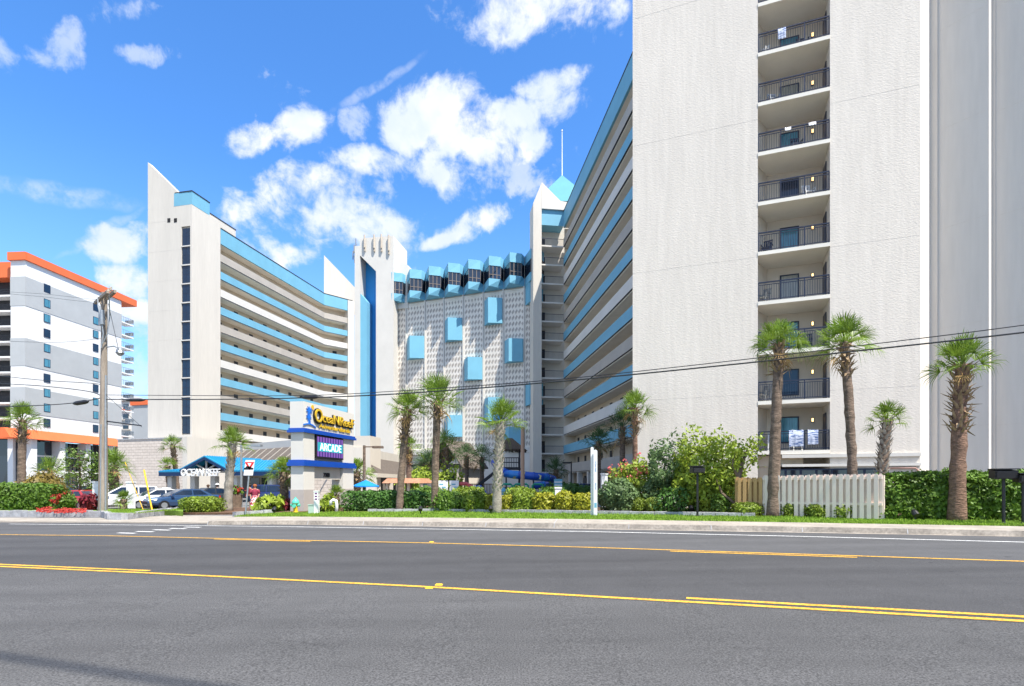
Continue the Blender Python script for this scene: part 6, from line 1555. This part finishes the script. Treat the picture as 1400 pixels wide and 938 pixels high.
def cl(px, py, up=0): 
    g_ = G(px, py, up); return Vector((g_.x, g_.y, gz(g_.x)))
def cY(px, Y): x = at(px, 0, Y).x; return Vector((x, Y, gz(x)))
A = math.radians
car('dark blue sedan parked nose toward the street beside the clipped hedge', cY(249, 39.5), A(-128), (.02, .055, .13), Lc=4.7)
car('white sedan parked between the blue sedan and the white minivan', cY(214, 41), A(-128), (.70, .71, .72), Lc=4.6, Hc=1.48)
car('white minivan parked behind the tiny palm by the utility pole', cY(168, 42), A(-140), (.74, .74, .73), 'suv', 4.9, 1.9, 1.72)
car('bright red car mostly hidden behind the red flowers', cY(110, 41), A(160), (.45, .015, .02), 'sedan', 4.4)
car('dark grey van behind the red car', cY(103, 47), A(165), (.07, .09, .10), 'suv', 4.9, 1.9, 1.8)
car('dark sedan behind the clipped hedge under the canopy front', cY(283, 46), A(-125), (.03, .035, .04), Lc=4.6, Hc=1.5)
car('teal sedan seen between the white sedan and the minivan', cY(209, 47), A(-130), (.03, .12, .14), Lc=4.6, Hc=1.5)
car('dark navy suv parked behind the short stout palm', cY(382, 45), A(8), (.012, .022, .09), 'suv', 4.7, 1.85, 1.68)
car('blue car in the shade under the striped wing at the courtyard end', cY(800, 55), A(-90), (.015, .06, .2), 'sedan', 4.5)

# ------------------------------------------------------------------ people
def person(label, loc, rz, H, top, bottom, hair, pose=0, hatc=None, skirt=False):
    t = thing('person', label, 'person', loc, rz, 'people'); s = H/1.7
    v = [(0, 0, .93), (0, 0, 1.12), (0, .0, 1.32), (0, -.01, 1.44), (0, -.02, 1.53), (0, -.03, 1.62),      # 0-5 pelvis..head
         (.19, 0, 1.38), (.25, -.03, 1.12), (.20, -.20, .95), (.17, -.30, .93),
         (-.19, 0, 1.38), (-.26, .03, 1.12), (-.24, -.06, .88), (-.23, -.10, .80),
         (.10, 0, .86), (.11, -.10, .48), (.12, -.03, .08), (.12, -.17, .04),
         (-.10, 0, .86), (-.11, .10, .48), (-.12, .20, .10), (-.12, .08, .05)]
    ed = [(0, 1), (1, 2), (2, 3), (3, 4), (4, 5), (2, 6), (6, 7), (7, 8), (8, 9), (2, 10), (10, 11), (11, 12), (12, 13), (0, 14), (14, 15), (15, 16), (16, 17), (0, 18), (18, 19), (19, 20), (20, 21)]
    rr = [.14, .125, .14, .07, .055, .105, .06, .045, .033, .035, .06, .045, .033, .035, .095, .06, .042, .035, .095, .06, .042, .035]
    me = bpy.data.meshes.new('body'); me.from_pydata([Vector(q)*s for q in v], ed, []); o = bpy.data.objects.new('body', me); COL.objects.link(o); o.parent = t
    m_ = o.modifiers.new('skin', 'SKIN'); m_.use_smooth_shade = True
    for i, r in enumerate(rr):
        d = me.skin_vertices[0].data[i]; d.radius = (r*s, r*s*.85) if i < 3 else (r*s, r*s); d.use_root = (i == 0)
    ss = o.modifiers.new('sub', 'SUBSURF'); ss.levels = 2; ss.render_levels = 2
    me.materials.append(M['skin'])
    bpy.context.view_layer.update(); dg = bpy.context.evaluated_depsgraph_get(); nm = bpy.data.meshes.new_from_object(o.evaluated_get(dg)); o.modifiers.clear(); o.data = nm
    nm.materials.clear(); nm.materials.append(M['skin'])
    def cloth(nm_, rings, m, n=14):
        b = MB(); vs = []; fs = []
        for (z, rx, ry) in rings:
            for k in range(n): a = 2*PI*k/n; vs.append(V3(rx*math.cos(a), ry*math.sin(a), z)*s)
        for i in range(len(rings)-1):
            for k in range(n): fs.append((i*n+k, i*n+(k+1) % n, (i+1)*n+(k+1) % n, (i+1)*n+k))
        b.faces(vs, fs); return b.build(nm_, m, t, smooth=True, world=False)
    cloth('shirt', [(.90, .185, .15), (1.05, .16, .135), (1.22, .185, .15), (1.36, .21, .13), (1.43, .12, .09), (1.45, .07, .07)], top)
    for p in (((.17, 0, 1.39), (.225, -.01, 1.25), (.25, -.02, 1.14)), ((-.17, 0, 1.39), (-.225, .01, 1.25), (-.255, .02, 1.14))):
        b = MB(); b.tube([Vector(q)*s for q in p], [.078*s, .072*s, .07*s], 10); b.build('sleeve', top, t, smooth=True, world=False)
    if skirt: cloth('skirt', [(1.02, .17, .145), (.85, .22, .19), (.55, .28, .25), (.22, .33, .30)], bottom, 18)
    else:
        b = MB()
        for sgn, p in ((1, ((.095, 0, .95), (.10, 0, .8), (.11, -.09, .5))), (-1, ((-.095, 0, .95), (-.10, 0, .8), (-.11, .09, .5)))): b.tube([Vector(q)*s for q in p], [.12*s, .115*s, .09*s], 10)
        b.build('shorts', bottom, t, smooth=True, world=False)
    b = MB(); b.lathe([(.06, 1.53), (.115, 1.58), (.125, 1.64), (.11, 1.70), (.06, 1.74), (.005, 1.755)], 12, (0, .01, 0)); 
    if skirt: b.tube([(0, .06, 1.66), (0, .10, 1.55), (0, .11, 1.42), (0, .11, 1.32)], [.09, .10, .09, .05], 10)
    b.v = [q*s for q in b.v]
    b.build('hair', hair, t, smooth=True, world=False)
    b = MB()
    for e in (-.035, .035): b.lathe([(.001, 1.617), (.014, 1.623), (.014, 1.637), (.001, 1.643)], 6, (e, -.128, 0))
    b.v = [q*s for q in b.v]; b.build('eyes', M['iron'], t, world=False)
    b = MB(); b.hexa([V3(-.018, -.13, 1.585)*s, V3(.018, -.13, 1.585)*s, V3(.012, -.10, 1.585)*s, V3(-.012, -.10, 1.585)*s, V3(-.008, -.135, 1.62)*s, V3(.008, -.135, 1.62)*s, V3(.006, -.1, 1.63)*s, V3(-.006, -.1, 1.63)*s]); b.build('nose', M['skin'], t, world=False)
    if hatc:
        b = MB(); b.lathe([(.20, 1.68), (.20, 1.70), (.13, 1.71), (.12, 1.79), (.05, 1.82), (.005, 1.822)], 14, (0, 0, 0)); b.v = [q*s for q in b.v]; b.build('hat', hatc, t, world=False)
    return t
pink = mat('pink_top', (.25, .03, .06), .8, .3, 14); patt = mat('floral_skirt', (.40, .02, .05), .85, 0, 9, col2=(.75, .70, .68), c2lo=.49, c2hi=.54)
person('woman in pink top and long red and white floral skirt by the yield sign', cY(348.5, 33.8), A(25), 1.66, pink, patt, mat('auburn_hair', (.30, .09, .03), .7, .2, 8), skirt=True)
person('person in a white shirt and white hat under the blue canopy', cY(297, 47.5), A(60), 1.75, M['plastic'], mat('denim', (.05, .08, .14), .8), mat('dark_hair', (.02, .015, .01), .7), hatc=M['plastic'])
person('bare-armed person in dark clothes standing left of the one in white', cY(284.5, 48), A(-60), 1.72, mat('gray_shirt', (.16, .15, .16), .8), mat('khaki', (.25, .2, .13), .8), mat('brown_hair', (.08, .04, .02), .7))
person('person in a dark red shirt half hidden behind the woman in the floral skirt', cY(341.5, 39), A(-20), 1.7, mat('dark_red_shirt', (.2, .02, .03), .8), MATS['denim'], MATS['dark_hair'])
# planter with red flowers by the canopy column
c = cY(322.5, 39); t = thing('planter', 'tall brown planter of red flowers behind the criss-cross palm', 'planter', c)
b = MB(); b.tube([(0, 0, 0), (0, 0, 1.0)], [.36, .44], 12); b.build('pot', M['bark'], t, world=False)
b = MB(); rd = random.Random(2); f = MB()
for i in range(160): q = Vector((rd.gauss(0, .22), rd.gauss(0, .22), 1.05+abs(rd.gauss(0, .28)))); leafquad(f if i % 2 else b, q, Vector((rd.gauss(0, 1), rd.gauss(0, 1)-.5, rd.gauss(0, 1))).normalized(), .16, rd)
b.build('leaves', M['hedge'], t, recalc=False, world=False); f.build('flowers', M['redflower'], t, recalc=False, world=False)
# ------------------------------------------------------------------ things on the tower balconies
def chair(label, t_, k, yaw=0, colr=None, nm='patio_chair', tow=False):
    p = FT.p(t_, -.75, zs[k]); t = thing(nm, label, 'chair', p, math.atan2(FT.e.y, FT.e.x)+yaw, 'balcony chairs')
    m_ = colr or M['plastic']
    b = MB(); b.box(-.24, .24, -.22, .24, .40, .44); b.build('seat', m_, t, world=False)
    b = MB()
    for i in range(5): b.hexa([(-.22+i*.096, .22, .46), (-.16+i*.096, .22, .46), (-.16+i*.096, .25, .46), (-.22+i*.096, .25, .46), (-.22+i*.096, .34, .95), (-.16+i*.096, .34, .95), (-.16+i*.096, .37, .95), (-.22+i*.096, .37, .95)])
    b.box(-.24, .24, .335, .375, .95, 1.0); b.build('backrest', m_, t, world=False)
    for sx_ in (-1, 1):
        for sy_ in (-1, 1): b = MB(); b.bar((sx_*.22, sy_*.2, .4), (sx_*.24, sy_*.24, 0), .035); b.build('leg', m_, t, world=False)
        b = MB(); b.bar((sx_*.25, -.22, .62), (sx_*.25, .28, .64), .04); b.bar((sx_*.25, -.2, .42), (sx_*.25, -.2, .62), .03); b.build('armrest', m_, t, world=False)
    return t
def towel(label, t0, t1, k, m_, drop=.6, nm='towel', cat='towel', seed=1):
    rd = random.Random(seed); b = MB(); vs = []; fs = []; n = 8; z = zs[k]
    prof = [(-.11, 1.08-drop*.5), (-.10, 1.06), (-.045, 1.10), (.01, 1.06), (.03, 1.06-drop*.5), (.03, 1.06-drop)]
    for i in range(n+1):
        t = t0+(t1-t0)*i/n; w_ = rd.gauss(0, .012)
        for d, h in prof: vs.append(FT.p(t, d+w_+(.015*math.sin(i*2.2) if abs(h-1.1) > .03 else 0), z+h+rd.gauss(0, .008)))
    m = len(prof)
    for i in range(n):
        for j in range(m-1): fs.append((i*m+j, i*m+j+1, (i+1)*m+j+1, (i+1)*m+j))
    b.faces(vs, fs); o = b.build(nm, m_, recalc=True, smooth=True); tag(o, label, cat, 'towels on the balcony railings'); return o
tw1 = mat('striped_towel', (.50, .54, .64), .95, 0, 7, col2=(.10, .15, .30), c2lo=.48, c2hi=.54, vstretch=(.5, .5, 3)); tw2 = mat('white_towel', (.78, .78, .80), .95, .08, 9)
towel('blue and white towel bundle draped over the lowest balcony railing, right of the palm trunk', 1.55, 2.25, 0, tw1, .85, seed=1)
towel('smaller blue and white towel hung at the right end of the lowest balcony railing', 2.45, 2.95, 0, tw1, .75, seed=2)
towel('white towel on the railing of the seventh balcony from the bottom, left half', 1.35, 1.65, 6, tw2, .16, seed=3); towel('white towel on the railing of the seventh balcony from the bottom, right half', 2.5, 2.85, 6, tw2, .16, seed=4)
towel('towels on the railing of the topmost full balcony', 1.0, 1.4, 8, tw1, .6, seed=5)
chair('dark chair in the right half of the topmost full balcony', 2.3, 8, .2, M['navy']); chair('dark chair in the right half of the third balcony from the bottom', 2.5, 2, -.2, M['navy']); chair('dark chair at the left end of the fifth balcony from the bottom', .5, 4, -.3, M['navy']); chair('pale chair at the right end of the sixth balcony from the bottom', 2.6, 5, .3)
chair('white slatted chair with a round back at the left end of the lowest balcony', .8, 0); chair('white chair in the middle of the lowest balcony behind the towels', 1.95, 0, .4)
nv = M['steel']
chair('grey chair at the left end of the balcony with the bright teal window', .35, 3, -.6, nv); chair('grey chair at the left end of the second balcony from the bottom', .35, 1, -.6, nv)
chair('dark lounge chair in the left half of the eighth balcony', .85, 7, .3, nv); chair('white chair at the left end of the topmost full balcony', .3, 8, -.5, M['plastic'])
chair('dark chair in the middle of the seventh balcony behind the towels', 2.0, 6, .2, M['navy'])
